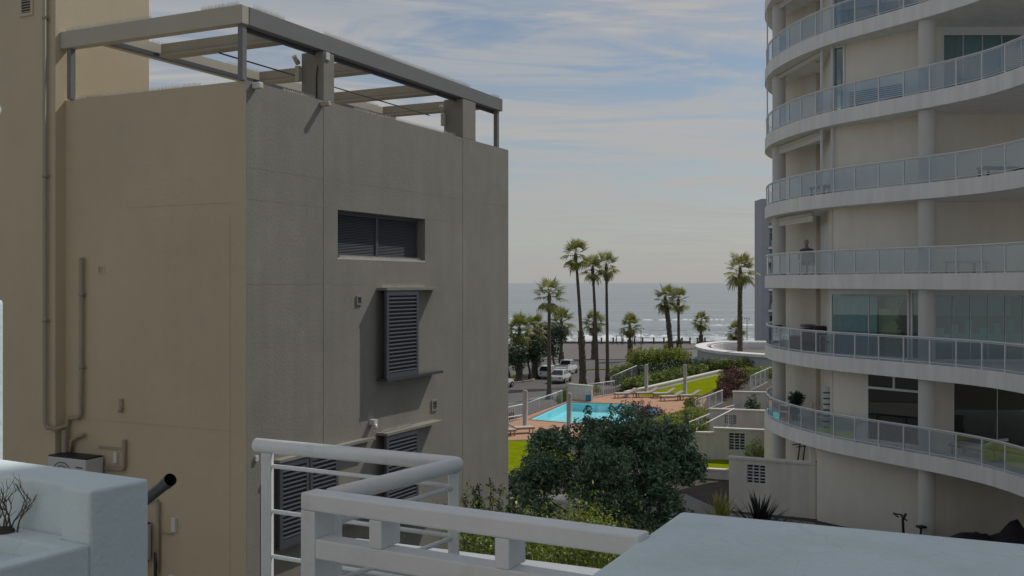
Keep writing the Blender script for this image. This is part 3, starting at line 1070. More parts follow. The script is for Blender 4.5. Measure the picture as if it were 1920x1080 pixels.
for k, z in enumerate(TZ + [15.3]):
    poly = [(p.x, p.y) for p in EC] + [(24, 51), (24, 24)]
    mb = MB()
    mb.prism(poly[::-1], z - .52, z)
    s = mb.build('balcony_slab', M_TOWER, TOW, off=TO)
for i, p in enumerate(((13.92, 33.98), (11.34, 43.0))):
    for z0, z1 in zip([-9] + [z for z in TZ[::-1]], [z - .522 for z in TZ[::-1]] + [14.77]):
        MB().tube([(p[0], p[1], z0 + .001), (p[0], p[1], z1)], .275, 24, cap=False).build('column', M_COLUMN, TOW, off=TO)

# railings
RL = inset(.07)
arc = [0.0]
for i in range(1, len(RL)):
    arc.append(arc[-1] + (RL[i] - RL[i - 1]).length)


def at_arc(s):
    for i in range(1, len(RL)):
        if arc[i] >= s:
            t = (s - arc[i - 1]) / (arc[i] - arc[i - 1])
            return RL[i - 1].lerp(RL[i], t), (RL[i] - RL[i - 1]).normalized()
    return RL[-1], (RL[-1] - RL[-2]).normalized()


post_me = MB().box((-.022, -.022, 0), (.022, .022, .86)).mesh('post', M_ALU)
pane_me = MB().box((-.5, -.005, 0), (.5, .005, .72)).mesh('pane', G_PANE)
S0, STEP = 1.2, 1.06
NS = int((arc[-1] - S0 - .5) / STEP)
for z in TZ:
    zr = z + 9
    org = Vector((14, 38, 0))
    rail = MB()
    rail.tube([(p.x, p.y, z + .88) for p in RL], .030, 8)
    rail.tube([(p.x, p.y, z + .83) for p in RL], .014, 6)
    rail.tube([(p.x, p.y, z + .07) for p in RL], .016, 6)
    ro = rail.build('railing', M_ALU, TOW, off=TO)
    for k in range(NS + 1):
        p, d = at_arc(S0 + k * STEP)
        link('post', post_me, ro, (p.x - 14, p.y - 38, zr + .001), (0, 0, math.atan2(d.y, d.x)))
        if k < NS:
            q, _ = at_arc(S0 + (k + 1) * STEP)
            mid = (p + q) / 2
            link('pane', pane_me, ro, (mid.x - 14, mid.y - 38, zr + .09), (0, 0, math.atan2(q.y - p.y, q.x - p.x)), ((q - p).length - .05, 1, 1))

P1, P2, P3, P4 = (11.98, 37.75), (14.35, 34.75), (18.2, 34.75), (23, 33.5)
BK1, BK2, BK3 = (12.9, 42.4), (12.05, 45.4), (13.3, 48.6)


def lerp2(a, b, t):
    return (a[0] + (b[0] - a[0]) * t, a[1] + (b[1] - a[1]) * t)


def twall(P, Q, z0, z1, m=M_TOWERW, thick=.2, side=1, name='wall'):
    return MB().slab(P, Q, thick, z0, z1, side).build(name, m, TOW, off=TO)


def window(P, Q, z0, z1, npan, g=G_WIN, transom=None, fr=.07, top=.07, name='window'):
    """framed glazing along P-Q: part > panes and mullions"""
    m = MB()
    P_, Q_ = Vector((*P, 0)), Vector((*Q, 0))
    L = (Q_ - P_).length
    d = (Q_ - P_) / L
    def seg(a, b, q0, q1, t=.08):
        m.slab((P_ + d * a)[:2], (P_ + d * b)[:2], t, q0, q1)
    seg(0, fr, z0, z1)
    seg(L - fr, L, z0, z1)
    seg(fr, L - fr, z1 - top, z1)
    seg(fr, L - fr, z0, z0 + fr)
    o_ = m.build(name, M_ALU, TOW, off=TO)
    zt = z1 - top
    if transom:
        MB().slab((P_ + d * fr)[:2], (P_ + d * (L - fr))[:2], .075, transom - .04, transom + .04).build('transom', M_ALU, o_, off=TO)
        MB().slab((P_ + d * (L / 2 - .04))[:2], (P_ + d * (L / 2 + .04))[:2], .072, transom + .04, zt).build('mullion', M_ALU, o_, off=TO)
    w = (L - 2 * fr) / npan
    for k in range(npan):
        a, b = fr + k * w, fr + (k + 1) * w
        MB().slab((P_ + d * (a + .004))[:2], (P_ + d * (b - .004))[:2], .012, z0 + fr, (transom - .04) if transom else zt).build('pane', g, o_, off=TO)
        if k:
            MB().slab((P_ + d * (a - .012))[:2], (P_ + d * (a + .012))[:2], .05, z0 + fr, (transom - .04) if transom else zt).build('mullion', M_ALU, o_, off=TO)
    if transom:
        for a, b in ((fr, L / 2 - .04), (L / 2 + .04, L - fr)):
            MB().slab((P_ + d * a)[:2], (P_ + d * b)[:2], .012, transom + .04, zt).build('pane', g, o_, off=TO)
    return o_


for z in TZ[1:] + [12.3]:
    f, c = z + .001, z + 2.479
    twall(BK1, BK2, f, c)
    twall(BK2, BK3, f, c)
    twall((P1[0] + .002, P1[1] + .21), BK1, f, c, side=-1)
    twall(P3, P4, f, c)
for z in (12.3, 3.3, .3):
    twall(P1, P2, z + .001, z + 2.479)
    twall(P2, P3, z + .001, z + 2.479)
# floor above the second slab
z = 9.3
window(P1, lerp2(P1, P2, .95), z + .001, z + 2.478, 4)
twall(P2, P3, z + .001, z + 2.479)
# curtained window and a ventilation grille
z = 6.3
window(lerp2(P1, P2, -.02), lerp2(P1, P2, .13), z + .001, z + 2.478, 1)
twall(lerp2(P1, P2, .132), P2, z + .001, z + 2.479)
twall(P2, (14.75, 34.75), z + .001, z + 2.479)
window((14.76, 34.8), P3, z + .001, z + 2.478, 5, top=.28)
cur = MB()
for k in range(40):
    x0 = 14.9 + k * .08
    cur.add([(x0, 35.0 + .03 * (k % 2), z + .05), (x0 + .08, 35.0 + .03 * ((k + 1) % 2), z + .05), (x0 + .08, 35.0 + .03 * ((k + 1) % 2), z + 2.2), (x0, 35.0 + .03 * (k % 2), z + 2.2)], [(0, 1, 2, 3)], True)
cur.build('curtain', M_CURT, TOW, off=TO)
bl = MB().box((16.9, 34.9, z + .3), (18.1, 34.915, z + 2.2)).build('blind', M_CURT, TOW, off=TO)
for k in range(24):
    MB().box((16.9, 34.875, z + .32 + k * .078), (18.1, 34.898, z + .345 + k * .078)).build('slat', M_SHUT, bl, off=TO)
gr = MB().slab(lerp2(P1, P2, .18), lerp2(P1, P2, .75), .06, z + .1, z + .75, -1).build('grille', M_ALU, TOW, off=TO)
for k in range(8):
    MB().slab(lerp2(P1, P2, .19), lerp2(P1, P2, .74), .02, z + .15 + k * .07, z + .18 + k * .07, -6.2).build('slat', M_SHUT, gr, off=TO)
# glazed floor
z = -2.7
window(lerp2(P1, P2, -.03), lerp2(P1, P2, .80), z + .001, z + 2.478, 2, top=.2)
window(lerp2(P1, P2, .815), lerp2(P1, P2, .97), z + .001, z + 2.478, 1, top=.14)
window((14.42, 34.7), P3, z + .001, z + 2.478, 6, G_TEAL, top=.22)
IN = Vector((.785, .62))
def inside(t, d):
    p = lerp2(P1, P2, t)
    return (p[0] + IN.x * d, p[1] + IN.y * d)
cur = MB()
for k in range(30):
    a, b = inside(.0 + k * .0145, .22 + .04 * (k % 2)), inside(.0 + (k + 1) * .0145, .22 + .04 * ((k + 1) % 2))
    cur.add([(*a, z + .03), (*b, z + .03), (*b, z + 2.2), (*a, z + 2.2)], [(0, 1, 2, 3)], True)
cur.build('curtain', mat('teal_curtain', (.58, .70, .72), .9, .08, 2), TOW, off=TO)
MB().slab(inside(.46, .6), inside(.84, .6), .05, z + .02, z + 2.2).build('wall_panel', mat('olive_room_wall', (.55, .52, .36), .9, .15, 1.5), TOW, off=TO)
MB().slab(inside(.42, .45), inside(.68, .45), .03, z + .75, z + 1.75).build('picture', M_YELW, TOW, off=TO)
kt = MB()
kt.box((14.9, 35.7, z + .001), (18.0, 36.2, z + .9)).box((14.9, 36.6, z + 1.5), (18.0, 36.8, z + 2.2))
for k in range(6):
    kt.box((15.0 + k * .5, 35.75, z + .9), (15.25 + k * .5, 36.0, z + 1.1 + .14 * (k % 3)))
kt.build('kitchen_counter', mat('kitchen_white', (.7, .72, .70), .6), TOW, off=TO)
# lower floor
z = -5.7
twall(P1, lerp2(P1, P2, .36), z + .001, z + 2.479)
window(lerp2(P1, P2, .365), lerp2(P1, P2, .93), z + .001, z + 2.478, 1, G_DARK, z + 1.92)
twall(lerp2(P1, P2, .935), P2, z + .001, z + 2.479)
twall((14.36, 34.75), (15.1, 34.75), z + .001, z + 2.479)
window((15.11, 34.8), P3, z + .001, z + 2.478, 2, G_DARK)
# inner walls of the rooms
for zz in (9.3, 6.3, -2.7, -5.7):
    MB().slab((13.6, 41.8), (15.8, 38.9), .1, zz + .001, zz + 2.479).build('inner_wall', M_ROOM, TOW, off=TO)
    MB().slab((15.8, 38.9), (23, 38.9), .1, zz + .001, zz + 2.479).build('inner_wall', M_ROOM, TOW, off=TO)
# doors and dark gaps in the recesses
z = .3
MB().slab((12.72, 41.75), (12.25, 39.3), .04, z + .001, z + 2.05, 1).build('door', M_ALU, TOW, off=TO)
# base storey
twall((11.55, 38.35), P1, -9, -6.222)
twall(P1, P2, -9, -6.222)
twall(P2, P3, -9, -6.222)
twall(P3, P4, -9, -6.222)
twall((12.6, 42.5), (11.9, 47), -9, -6.222)
twall((11.56, 38.56), (12.6, 42.5), -9, -6.222)
# roller awnings hung under the soffit between the column and the wall
for z, drop, th in ((9.3, .22, .16), (6.3, .16, .12), (3.3, .34, .10), (.3, .36, .10)):
    c = z + 2.478
    a, b = Vector((11.22, 43.6, 0)), Vector((11.72, 38.35, 0))
    if z == .3:
        b = Vector((11.65, 39.2, 0))
        c -= .02
    aw = MB().slab(a[:2], b[:2], .05, c - drop, c).build('awning', M_AWN, TOW, off=TO)
    MB().tube([(a.x, a.y, c - .09), (b.x, b.y, c - .09)], .085, 10).build('roller', M_AWN, aw, off=TO)
    MB().tube([(a.x, a.y, c - drop), (b.x, b.y, c - drop)], .03, 8).build('bottom_bar', M_ALU, aw, off=TO)
for z in (9.3, 6.3, 3.3):
    MB().box((11.62, 38.1, z + .001), (11.70, 38.18, z + 2.478)).build('frame_post', M_ALU, TOW, off=TO)
    MB().box((11.86, 37.62, z + .001), (11.94, 37.70, z + 2.478)).build('frame_post', M_ALU, TOW, off=TO)
for z in (9.3, 6.3):
    MB().box((11.0, 43.7, z + .001), (11.05, 43.75, z + 2.478)).build('frame_post', M_ALU, TOW, off=TO)
for z in (3.3, 6.3):
    MB().lathe([(.001, 0), (.12, -.01), (.14, -.05), (.001, -.09)], (12.2, 40.2, z + 2.478), 12).build('ceiling_light', M_WHITE2, TOW, off=TO)


# ================================================================== FOREGROUND (own balcony)
HW = thing('unseen_shade_house', 'unseen house wing and facade added to shade the balcony and bounce light', 'building', (7.5, 2, -9))
HO = (7.5, 2, -9)
MB().box((8.0, -5, -9), (12.5, 11.6, 14)).build('wall', M_PALEBLUE, HW, off=HO, bevel=.03)  # unseen wing, added to keep the sun off the foreground
MB().box((-24, -5, -9), (7.998, -3, 9)).build('wall', mat('cream_bounce_facade', (0.74, 0.71, 0.65), .85, .05, 1, .2, 20), HW, off=HO)  # unseen facade behind the camera, added to bounce light forward
MB().box((-3.2, -2.998, -1.75), (7.998, 2.0, -1.55)).build('balcony_floor', M_KERB, HW, off=HO)
MB().box((-16, -2.998, -9), (7.998, 2.6, -1.752)).build('unseen_lower_storey', M_GREYWALL, HW, off=HO)  # unseen storey under the balcony, added to darken the foot of the taupe wall


def oriented_poly(P, d, pts):
    """ground polygon from local (along d, across) offsets"""
    d = Vector(d).normalized()
    nn = Vector((-d.y, d.x))
    return [(P[0] + d.x * a + nn.x * b, P[1] + d.y * a + nn.y * b) for a, b in pts]


# broad parapet at the right, rounded plaster edges
PAR = [(.452, 2.74), (1.30, 2.36), (2.6, 1.78), (2.2, .6), (-.25, 1.35), (.158, 2.14)]
mb = MB().prism(PAR[::-1], -1.75, -.615)
tag(mb.build('parapet', M_PALEBLUE, None, bevel=.022, bseg=3), 'broad pale blue parapet with rounded edges, lower right', 'parapet')
# planter wall at the left: tall back, lower ledge before it
ED = (.873, -.487)
pl = thing('planter_wall', 'pale blue plastered planter wall with a ledge, lower left', 'planter', (-1.3, 2.8, -1.7))
PO = (-1.3, 2.8, -1.7)
C0 = (-1.018, 2.842)
back = oriented_poly(C0, ED, [(0, 0), (0, -.195), (-.118, -.195), (-.118, -.165), (-1.6, -.165), (-1.6, 0)])
MB().prism(back, -1.7, -.55).build('wall', M_PALEBLUE, pl, off=PO, bevel=.010, bseg=3)
low = oriented_poly(C0, ED, [(0, -.1955), (0, -.62), (-1.6, -.62), (-1.6, -.565), (-.055, -.565), (-.055, -.255), (-1.6, -.255), (-1.6, -.1655), (-.1185, -.1655), (-.1185, -.1955)])
MB().prism(low, -1.7, -.690).build('ledge', M_PALEBLUE, pl, off=PO, bevel=.008, bseg=2)
flo = oriented_poly(C0, ED, [(-.056, -.256), (-.056, -.564), (-1.6, -.564), (-1.6, -.256)])
MB().prism(flo, -1.7, -.735).build('planter_bed', M_PALEBLUE, pl, off=PO)
# dry twigs in the planter
rg = random.Random(5)
tw = MB()


def twig(p, d, L, r, lev):
    pts = [p]
    for k in range(3):
        d = (d + Vector((rg.uniform(-.35, .35), rg.uniform(-.35, .35), rg.uniform(-.1, .3)))).normalized()
        pts.append(pts[-1] + d * L / 3)
    tw.tube(pts, [r, r * .8, r * .6, r * .4], 5)
    if lev:
        for k in range(3):
            q = pts[rg.randint(1, 3)]
            twig(q, (d + Vector((rg.uniform(-.9, .9), rg.uniform(-.9, .9), rg.uniform(-.2, .6)))).normalized(), L * rg.uniform(.45, .7), r * .6, lev - 1)


for k in range(9):
    twig(Vector((-1.40 + rg.uniform(-.05, .035), 2.80 + rg.uniform(-.03, .03), -.690)), Vector((rg.uniform(-.5, .5), rg.uniform(-.4, .2), 1)).normalized(), rg.uniform(.07, .11), .0028, 2)
t_ = thing('dry_shrub', 'dead brown twiggy shrub in the planter wall', 'shrub', (-1.40, 2.80, -.69))
tw.build('twigs', M_TWIG, t_, off=(-1.40, 2.80, -.69))
MB().lathe([(.03, 0), (.026, .008), (.012, .014), (.001, .016)], (-1.405, 2.80, -.689), 9).build('root_mound', M_BARK, t_, off=(-1.40, 2.80, -.69))
# pale blue pier at the picture's left edge and a globe lamp on it
MB()
tag(MB().box((-1.95, 3.06, -1.75), (-1.655, 3.30, -.055)).build('pier', M_PALEBLUE, None, bevel=.012, bseg=3), 'pale blue plastered pier at the left edge behind the planter', 'pier')
t_ = thing('globe_lamp', 'small white globe lamp cut by the left edge', 'lamp', (-1.72, 3.18, -.055))
LO = (-1.72, 3.18, -.055)
MB().tube([(-1.72, 3.18, -.056), (-1.72, 3.18, .40), (-1.648, 3.18, .51)], .008, 8).build('stem', M_WHITE2, t_, off=LO)
MB().lathe([(.001, -.038), (.02, -.034), (.034, -.02), (.04, 0), (.034, .02), (.02, .034), (.001, .038)], (-1.648, 3.18, .545), 14).build('globe', M_WHITE2, t_, off=LO)
# black flue pipe behind the planter
MB()
t_ = thing('flue_pipe', 'slanted black flue pipe rising behind the planter wall', 'pipe', (-1.45, 3.35, -1.7))
FO = (-1.45, 3.35, -1.7)
fl = MB()
A_, B_ = Vector((-1.225, 3.44, -.722)), Vector((-1.135, 3.36, -.655))
fl.tube([A_ + (A_ - B_) * 3, B_], .0195, 20, cap=False)
fl.tube([B_ - (B_ - A_).normalized() * .03, B_ + Vector((0, 0, 0)) + (B_ - A_).normalized() * .004], .022, 20, cap=False)
fl.build('pipe', M_DARKMET, t_, off=FO)
MB().tube([A_ + (A_ - B_) * 3, B_ - (B_ - A_).normalized() * .02], .0188, 16, cap=False).build('lining', M_BLACK, t_, off=FO)

# near railing: square white bars
NR = thing('balcony_railing', 'near white railing of square bars beside the parapet', 'railing', (-.16, 2.65, -1.55))
NO = (-.16, 2.65, -1.55)
A_, B_ = (-.607, 2.905), (.300, 2.398)


def nr(name, a, b, z0, z1, th=.062, bev=.006, side=1, sh=0.0):
    d = Vector((B_[0] - A_[0], B_[1] - A_[1])).normalized()
    nn = Vector((-d.y, d.x)) * sh
    P = (A_[0] + (B_[0] - A_[0]) * a + nn.x, A_[1] + (B_[1] - A_[1]) * a + nn.y)
    Q = (A_[0] + (B_[0] - A_[0]) * b + nn.x, A_[1] + (B_[1] - A_[1]) * b + nn.y)
    return MB().slab(P, Q, th, z0, z1, side).build(name, M_WHITE, NR, off=NO, bevel=bev)


nr('top_rail', 0, 1, -.652, -.602, .070, .005)
nr('middle_rail', .0505, .985, -.786, -.730, .066, .004, sh=.001)
nr('post', 0, .05, -1.55, -.6523, .090, .003, sh=.0005)
for a in (.235, .62):
    nr('upright', a, a + .040, -.7297, -.6523, .090, .002, sh=.0005)
nr('lower_rail', .052, .985, -1.40, -1.345, .060, sh=.003)

# round tube railing beyond it
TRL = thing('tube_railing', 'white round tube railing turning a corner above the shutters', 'railing', (-.5, 3.5, -1.75))
TO2 = (-.5, 3.5, -1.75)
TA, TB, TC = Vector((-.985, 3.902, -.625)), Vector((-.183, 3.485, -.625)), Vector((-.53, 2.955, -.625))
u1 = (TB - TA).normalized()
u2 = (TC - TB).normalized()
mb = MB().tube([TA, TB - u1 * .02, TB - u1 * .006 + u2 * .006, TB + u2 * .02, TC], .0265, 18)
mb.build('handrail', M_WHITE, TRL, off=TO2)
for p, r in ((TA + u1 * .055, .020), (TB - u1 * .012 + u2 * .012, .0185), (TC - u2 * .02, .0185)):
    MB().box((p.x - r, p.y - r, -1.75), (p.x + r, p.y + r, -.650)).build('post', M_WHITE, TRL, off=TO2, bevel=.004)
pa, pb, pc = TA + u1 * .055, TB - u1 * .012 + u2 * .012, TC - u2 * .02
for k in range(6):
    z = -.700 - .172 * k
    MB().tube([(pa.x, pa.y, z), (pb.x, pb.y, z)], .0085, 8).build('bar', M_WHITE, TRL, off=TO2)
    MB().tube([(pb.x, pb.y, z - .004), (pc.x, pc.y, z - .004)], .0085, 8).build('bar', M_WHITE, TRL, off=TO2)
# lower landing with its parapet, seen through the railings
mb = MB().slab((-1.35, 7.95), (1.9, 6.45), .22, -9, -2.05, 1)
tag(mb.build('landing_parapet', mat('landing_paint', (.44, .47, .50), .8, .08, 2, .3, 30), None, bevel=.02), 'low pale parapet wall seen through the white railings', 'parapet')
mb = MB().slab((-.9, 6.6), (-.2, 8.6), .05, -2.6, -2.2, 0)
MB()
t_ = thing('stair_stringer', 'sloping pale stair edge below the railing corner', 'stair', (-.7, 6.2, -3))
SO_ = (-.7, 6.2, -3)
st = MB()
for k in range(6):
    st.box((-1.0 + k * .13, 5.6 + k * .22, -2.9 + k * .12), (-.2 + k * .13, 5.82 + k * .22, -2.78 + k * .12))
st.build('steps', M_GARDENW, t_, off=SO_)
MB().add([(-1.05, 5.6, -2.7), (-1.0, 5.6, -2.7), (-.22, 6.9, -1.95), (-.27, 6.9, -1.95), (-1.05, 5.6, -2.95), (-1.0, 5.6, -2.95), (-.22, 6.9, -2.2), (-.27, 6.9, -2.2)], [(0, 1, 2, 3), (7, 6, 5, 4), (0, 4, 5, 1), (1, 5, 6, 2), (2, 6, 7, 3), (3, 7, 4, 0)]).build('stringer', M_WHITE2, t_, off=SO_)

# ================================================================== GARDEN WALLS, FENCES, POSTS
def garden_wall(P, Q, z1, label, thick=.24, cap=True, z0=ZT, block=None):
    w = thing('garden_wall', label, 'wall', (P[0], P[1], z0), group='cream garden walls below the tower')
    of = (P[0], P[1], z0)
    Pv, Qv = Vector(P), Vector(Q)
    d = (Qv - Pv).normalized()
    L = (Qv - Pv).length
    def part(a, b, q0, q1, name, m=M_GARDENW, th=thick, parent=w, sh=0.0):
        nn = Vector((-d.y, d.x)) * sh
        return MB().slab(Pv + d * a + nn, Pv + d * b + nn, th, q0, q1).build(name, m, parent, off=of)
    if block:
        a, b, q0, q1 = block
        part(0, a, z0, z1, 'masonry')
        part(b, L, z0, z1, 'masonry')
        part(a, b, z0, q0, 'masonry')
        part(a, b, q1, z1, 'masonry')
        nx, nz = 3, 3
        scr = part(a, b, q0, q1, 'screen_backing', M_DARKREC, .02, sh=.09)
        cw, ch = (b - a) / nx, (q1 - q0) / nz
        for i in range(nx):
            for j in range(nz):
                x0, y0 = a + i * cw, q0 + j * ch
                blk = part(x0 + .004, x0 + .022, y0, y0 + ch, 'breeze_block', M_ALU, .14)
                for (s0, s1, r0, r1) in ((cw - .022, cw - .004, 0, ch), (.022, cw - .022, 0, .02), (.022, cw - .022, ch - .02, ch), (.022, cw - .022, ch / 2 - .012, ch / 2 + .012)):
                    part(x0 + s0, x0 + s1, y0 + r0, y0 + r1, 'web', M_ALU, .13, blk)
    else:
        part(0, L, z0, z1, 'masonry')
    if cap:
        part(-.03, L + .03, z1 + .001, z1 + .09, 'coping', M_GARDENW, thick + .1)
    return w


garden_wall((8.62, 40.1), (11.75, 38.62), -6.95, 'cream wall with screen blocks joining the tower, behind the dark agave', block=(.70, 1.42, -7.85, -7.12))
garden_wall((10.3, 51.6), (14.6, 50.2), -7.45, 'cream wall with screen blocks behind the small lawn', block=(.75, 1.55, -8.45, -7.60))
garden_wall((7.6, 52.2), (10.28, 51.62), -7.70, 'low cream wall left of the screen blocks, holding the flower bed')
garden_wall((8.0, 46.9), (10.55, 46.1), -8.62, 'knee-high cream wall before the small shaded lawn', cap=True)
garden_wall((11.3, 57.8), (15.2, 56.6), -7.25, 'cream garden wall with screen blocks, second tier up', block=(.8, 1.5, -8.0, -7.5))
garden_wall((14.4, 66.0), (18.5, 65.0), -7.15, 'cream garden wall at the top tier beside the fence')
garden_wall((9.0, 79.8), (20.6, 99.6), -8.65, 'long low cream wall edging the sunny lawn', .35)
garden_wall((-.4, 36.5), (2.8, 35.4), -7.7, 'low stone edging wall left of the big tree', .4)
garden_wall((4.4, 78.4), (6.1, 77.0), -7.9, 'cream wall with blue tile at the far side of the pool')
tag(MB().box((5.55, 76.3, -8.95), (5.95, 76.5, -8.45)).build('tile_panel', M_TILE, None), 'dark blue tiled panel at the far pool corner', 'tile panel')


def fence(P, Q, z0, h, pitch, label, group='white terrace railings', zq=None, bal=.018, m=M_ALU):
    zq = z0 if zq is None else zq
    t_ = thing('fence', label, 'railing', (P[0], P[1], z0), group=group)
    of = (P[0], P[1], z0)
    Pv, Qv = Vector((*P, z0)), Vector((*Q, zq))
    L = (Qv - Pv).length
    n_ = max(2, int(L / pitch))
    up = Vector((0, 0, 1))
    MB().tube([Pv + up * h, Qv + up * h], .035, 8).build('top_rail', m, t_, off=of)
    MB().tube([Pv + up * .12, Qv + up * .12], .02, 6).build('bottom_rail', m, t_, off=of)
    me = MB().box((-bal / 2, -bal / 2, .001), (bal / 2, bal / 2, h)).mesh('baluster', m)
    pm = MB().box((-.03, -.03, .001), (.03, .03, h)).mesh('post', m)
    for k in range(n_ + 1):
        p = Pv.lerp(Qv, k / n_) - Vector(of)
        link('post' if k % 8 == 0 else 'baluster', pm if k % 8 == 0 else me, t_, p)
    return t_


fence((8.5, 54.6), (12.4, 62.2), ZT, 1.05, .32, 'long white handrail rising beside the yellow-green hedge')
fence((9.6, 52.6), (12.6, 57.5), -8.5, .95, .30, 'white handrail above the screen block wall', zq=-8.1)
fence((12.5, 62.5), (15.6, 67.2), ZT, 1.1, .30, 'white handrail between the hedge and the top tier wall')
fence((12.4, 68.4), (15.6, 75), ZT, 1.05, .22, 'white picket railing along the lawn corner')
fence((17.9, 76), (21.5, 84), -8.2, 1.2, .25, 'white picket railing below the purple shrub')
fence((-3.0, 60.5), (0.85, 66.9), ZT, 1.0, .25, 'white railing at the left end of the pool')
fence((-2.4, 58.2), (0.6, 62.0), ZT, .9, .22, 'white railing nearest the taupe house')
fence((5.9, 78.2), (8.2, 81.0), ZT, 1.15, .25, 'white railing beside the blue tiled panel')
fence((8.3, 84.6), (11.2, 91.0), ZT, 1.15, .35, 'white sloping handrail by the round bush', zq=-8.6)
fence((1.0, 69.0), (3.8, 77.0), ZT - .5, 1.3, .35, 'thin railing between the pool and the road')
for x, y, h, lab in ((0.82, 62.8, 2.35, 'grey round-topped post at the left end of the pool'), (3.45, 61.2, 2.35, 'grey post standing before the middle of the pool'), (10.9, 82.2, 2.4, 'pale post left of the sunny lawn'), (14.0, 81.9, 2.4, 'pale post standing on the sunny lawn')):
    mb = MB().lathe([(.20, 0), (.20, .05), (.155, .06), (.15, h - .12), (.14, h - .05), (.09, h - .01), (.001, h)], (0, 0, 0), 16)
    o = mb.build('garden_post', mat('post_concrete', (0.42, 0.40, 0.37), .85, .08, 3, .4, 20), None)
    o.location = (x, y, ZT)
    tag(o, lab, 'post', 'round garden posts')


# sun loungers
def lounger_proto():
    t_ = thing('sun_lounger', '', 'sun lounger', group='sun loungers on the pool deck')
    MB().box((-.95, -.32, .26), (.95, -.27, .31)).box((-.95, .27, .26), (.95, .32, .31)).box((-.95, -.27, .265), (-.9, .27, .305)).box((.9, -.27, .265), (.95, .27, .305)).build('frame', M_WICKER, t_)
    for x in (-.8, .8):
        for y in (-.28, .28):
            MB().box((x - .03, y - .03, 0), (x + .03, y + .03, .26)).build('leg', M_WICKER, t_)
    MB().box((-.93, -.3, .312), (.30, .3, .40)).build('seat_cushion', M_CUSH, t_, bevel=.03)
    b = MB().add([(.31, -.3, .33), (.31, .3, .33), (.92, .3, .66), (.92, -.3, .66), (.27, -.3, .41), (.27, .3, .41), (.88, .3, .74), (.88, -.3, .74)], [(3, 2, 1, 0), (4, 5, 6, 7), (0, 1, 5, 4), (1, 2, 6, 5), (2, 3, 7, 6), (3, 0, 4, 7)])
    b.build('backrest', M_CUSH, t_, bevel=.02)
    return t_


def copy_tree(o, parent=None):
    c_ = o.copy()
    COL.objects.link(c_)
    c_.parent = parent
    for ch in o.children:
        copy_tree(ch, c_)
    return c_


LP = lounger_proto()
for i, (x, y, a, lab) in enumerate(((8.9, 79.2, 20, 'sun lounger farthest left on the far deck'), (10.6, 79.6, 15, 'sun lounger beside the left lawn post'), (12.2, 77.2, 18, 'sun lounger in the middle of the far deck'), (13.6, 77.8, 12, 'sun lounger at the right end of the far deck'), (11.9, 79.2, 15, 'sun lounger behind the others, between the two lawn posts'), (.4, 60.4, 200, 'sun lounger on the near deck beside the taupe house'), (-.7, 59.3, 205, 'sun lounger half hidden by the taupe house'))):
    o = LP if i == 0 else copy_tree(LP)
    o.location = (x, y, ZT + .012)
    o.rotation_euler = (0, 0, R(a))
    o['label'] = lab


# ================================================================== PLANTS
def bush(name, label, lobes, n, size, m, base, cat='bush', group=None, seed=1, aspect=.5, stems=5, clump=0, z0=None):
    t_ = thing(name, label, cat, base, group=group)
    L = [(a - base[0], b - base[1], c - base[2], d, e, f) for a, b, c, d, e, f in lobes]
    zm = .02
    me = leaves('crown', L, n, size, m, seed, aspect, zmin=zm, clump=clump)
    link('crown', me, t_)
    mb = MB()
    branches(mb, (0, 0, 0), [(l[0], l[1], max(l[2] * .9, .15)) for l in L][:12], .05 * max(1, size * 8), .012, seed=seed)
    mb.build('stems', M_BARK, t_)
    return t_


# the big dark tree in the middle
TB_ = (2.75, 28.0, ZT + .02)
lob = [(2.75, 28, -4.9, 1.5, 1.5, 1.15), (1.7, 27.8, -5.3, 1.2, 1.2, .95), (3.9, 28.2, -4.9, 1.3, 1.3, 1.0), (4.45, 28.2, -5.0, .8, .9, .6), (3.2, 28.4, -4.15, .95, 1.1, .65), (.85, 27.6, -5.1, .75, .8, .65), (.55, 27.5, -5.75, .75, .8, .6), (2.2, 27.2, -6.1, 1.4, 1.1, .75), (3.7, 27.3, -6.0, 1.1, 1.0, .7), (3.95, 27.0, -6.7, .6, .7, .55), (1.2, 28.1, -4.55, .6, .7, .45), (4.2, 28.5, -4.5, .8, .8, .5), (2.35, 28.2, -4.35, .7, .8, .5), (4.85, 28.3, -5.2, .45, .5, .32)]
tree = thing('broadleaf_tree', 'large dark green bushy tree in front of the pool', 'tree', TB_)
L = [(a - TB_[0], b - TB_[1], c - TB_[2], d, e, f) for a, b, c, d, e, f in lob]
rg = random.Random(77)
SL = []
for l in L:
    for k in range(int(5 + 9 * l[3])):
        d = Vector((rg.gauss(0, 1), rg.gauss(0, 1), rg.gauss(.25, .8))).normalized()
        q = rg.uniform(.55, 1.0)
        s_ = rg.uniform(.22, .44)
        SL.append((l[0] + d.x * l[3] * q, l[1] + d.y * l[4] * q, l[2] + d.z * l[5] * q, s_ * 1.15, s_ * 1.15, s_ * .75))
for k in range(16):                                    # upright shoots that break the outline
    l = L[rg.randrange(len(L))]
    x_, y_ = l[0] + rg.uniform(-.7, .7) * l[3], l[1] + rg.uniform(-.4, .4) * l[4]
    for q in range(3):
        SL.append((x_ + rg.uniform(-.05, .05), y_, l[2] + l[5] * (.75 + q * .22), .16 - q * .03, .16, .17))
link('crown', leaves('crown', SL, 47000, .125, L_TREE, 11, .40, .55, .5, clump=0), tree)
mb = MB()
mb.tube([(0, 0, -.1), (.06, .02, .9), (0, 0, 1.9)], [.16, .13, .11], 10)
mb.build('trunk', M_BARK, tree)
mb = MB()
branches(mb, (0, 0, 1.7), [(l[0] * .85, l[1], l[2] - .1) for l in L], .075, .015, seed=4)
mb.build('limbs', M_BARK, tree)

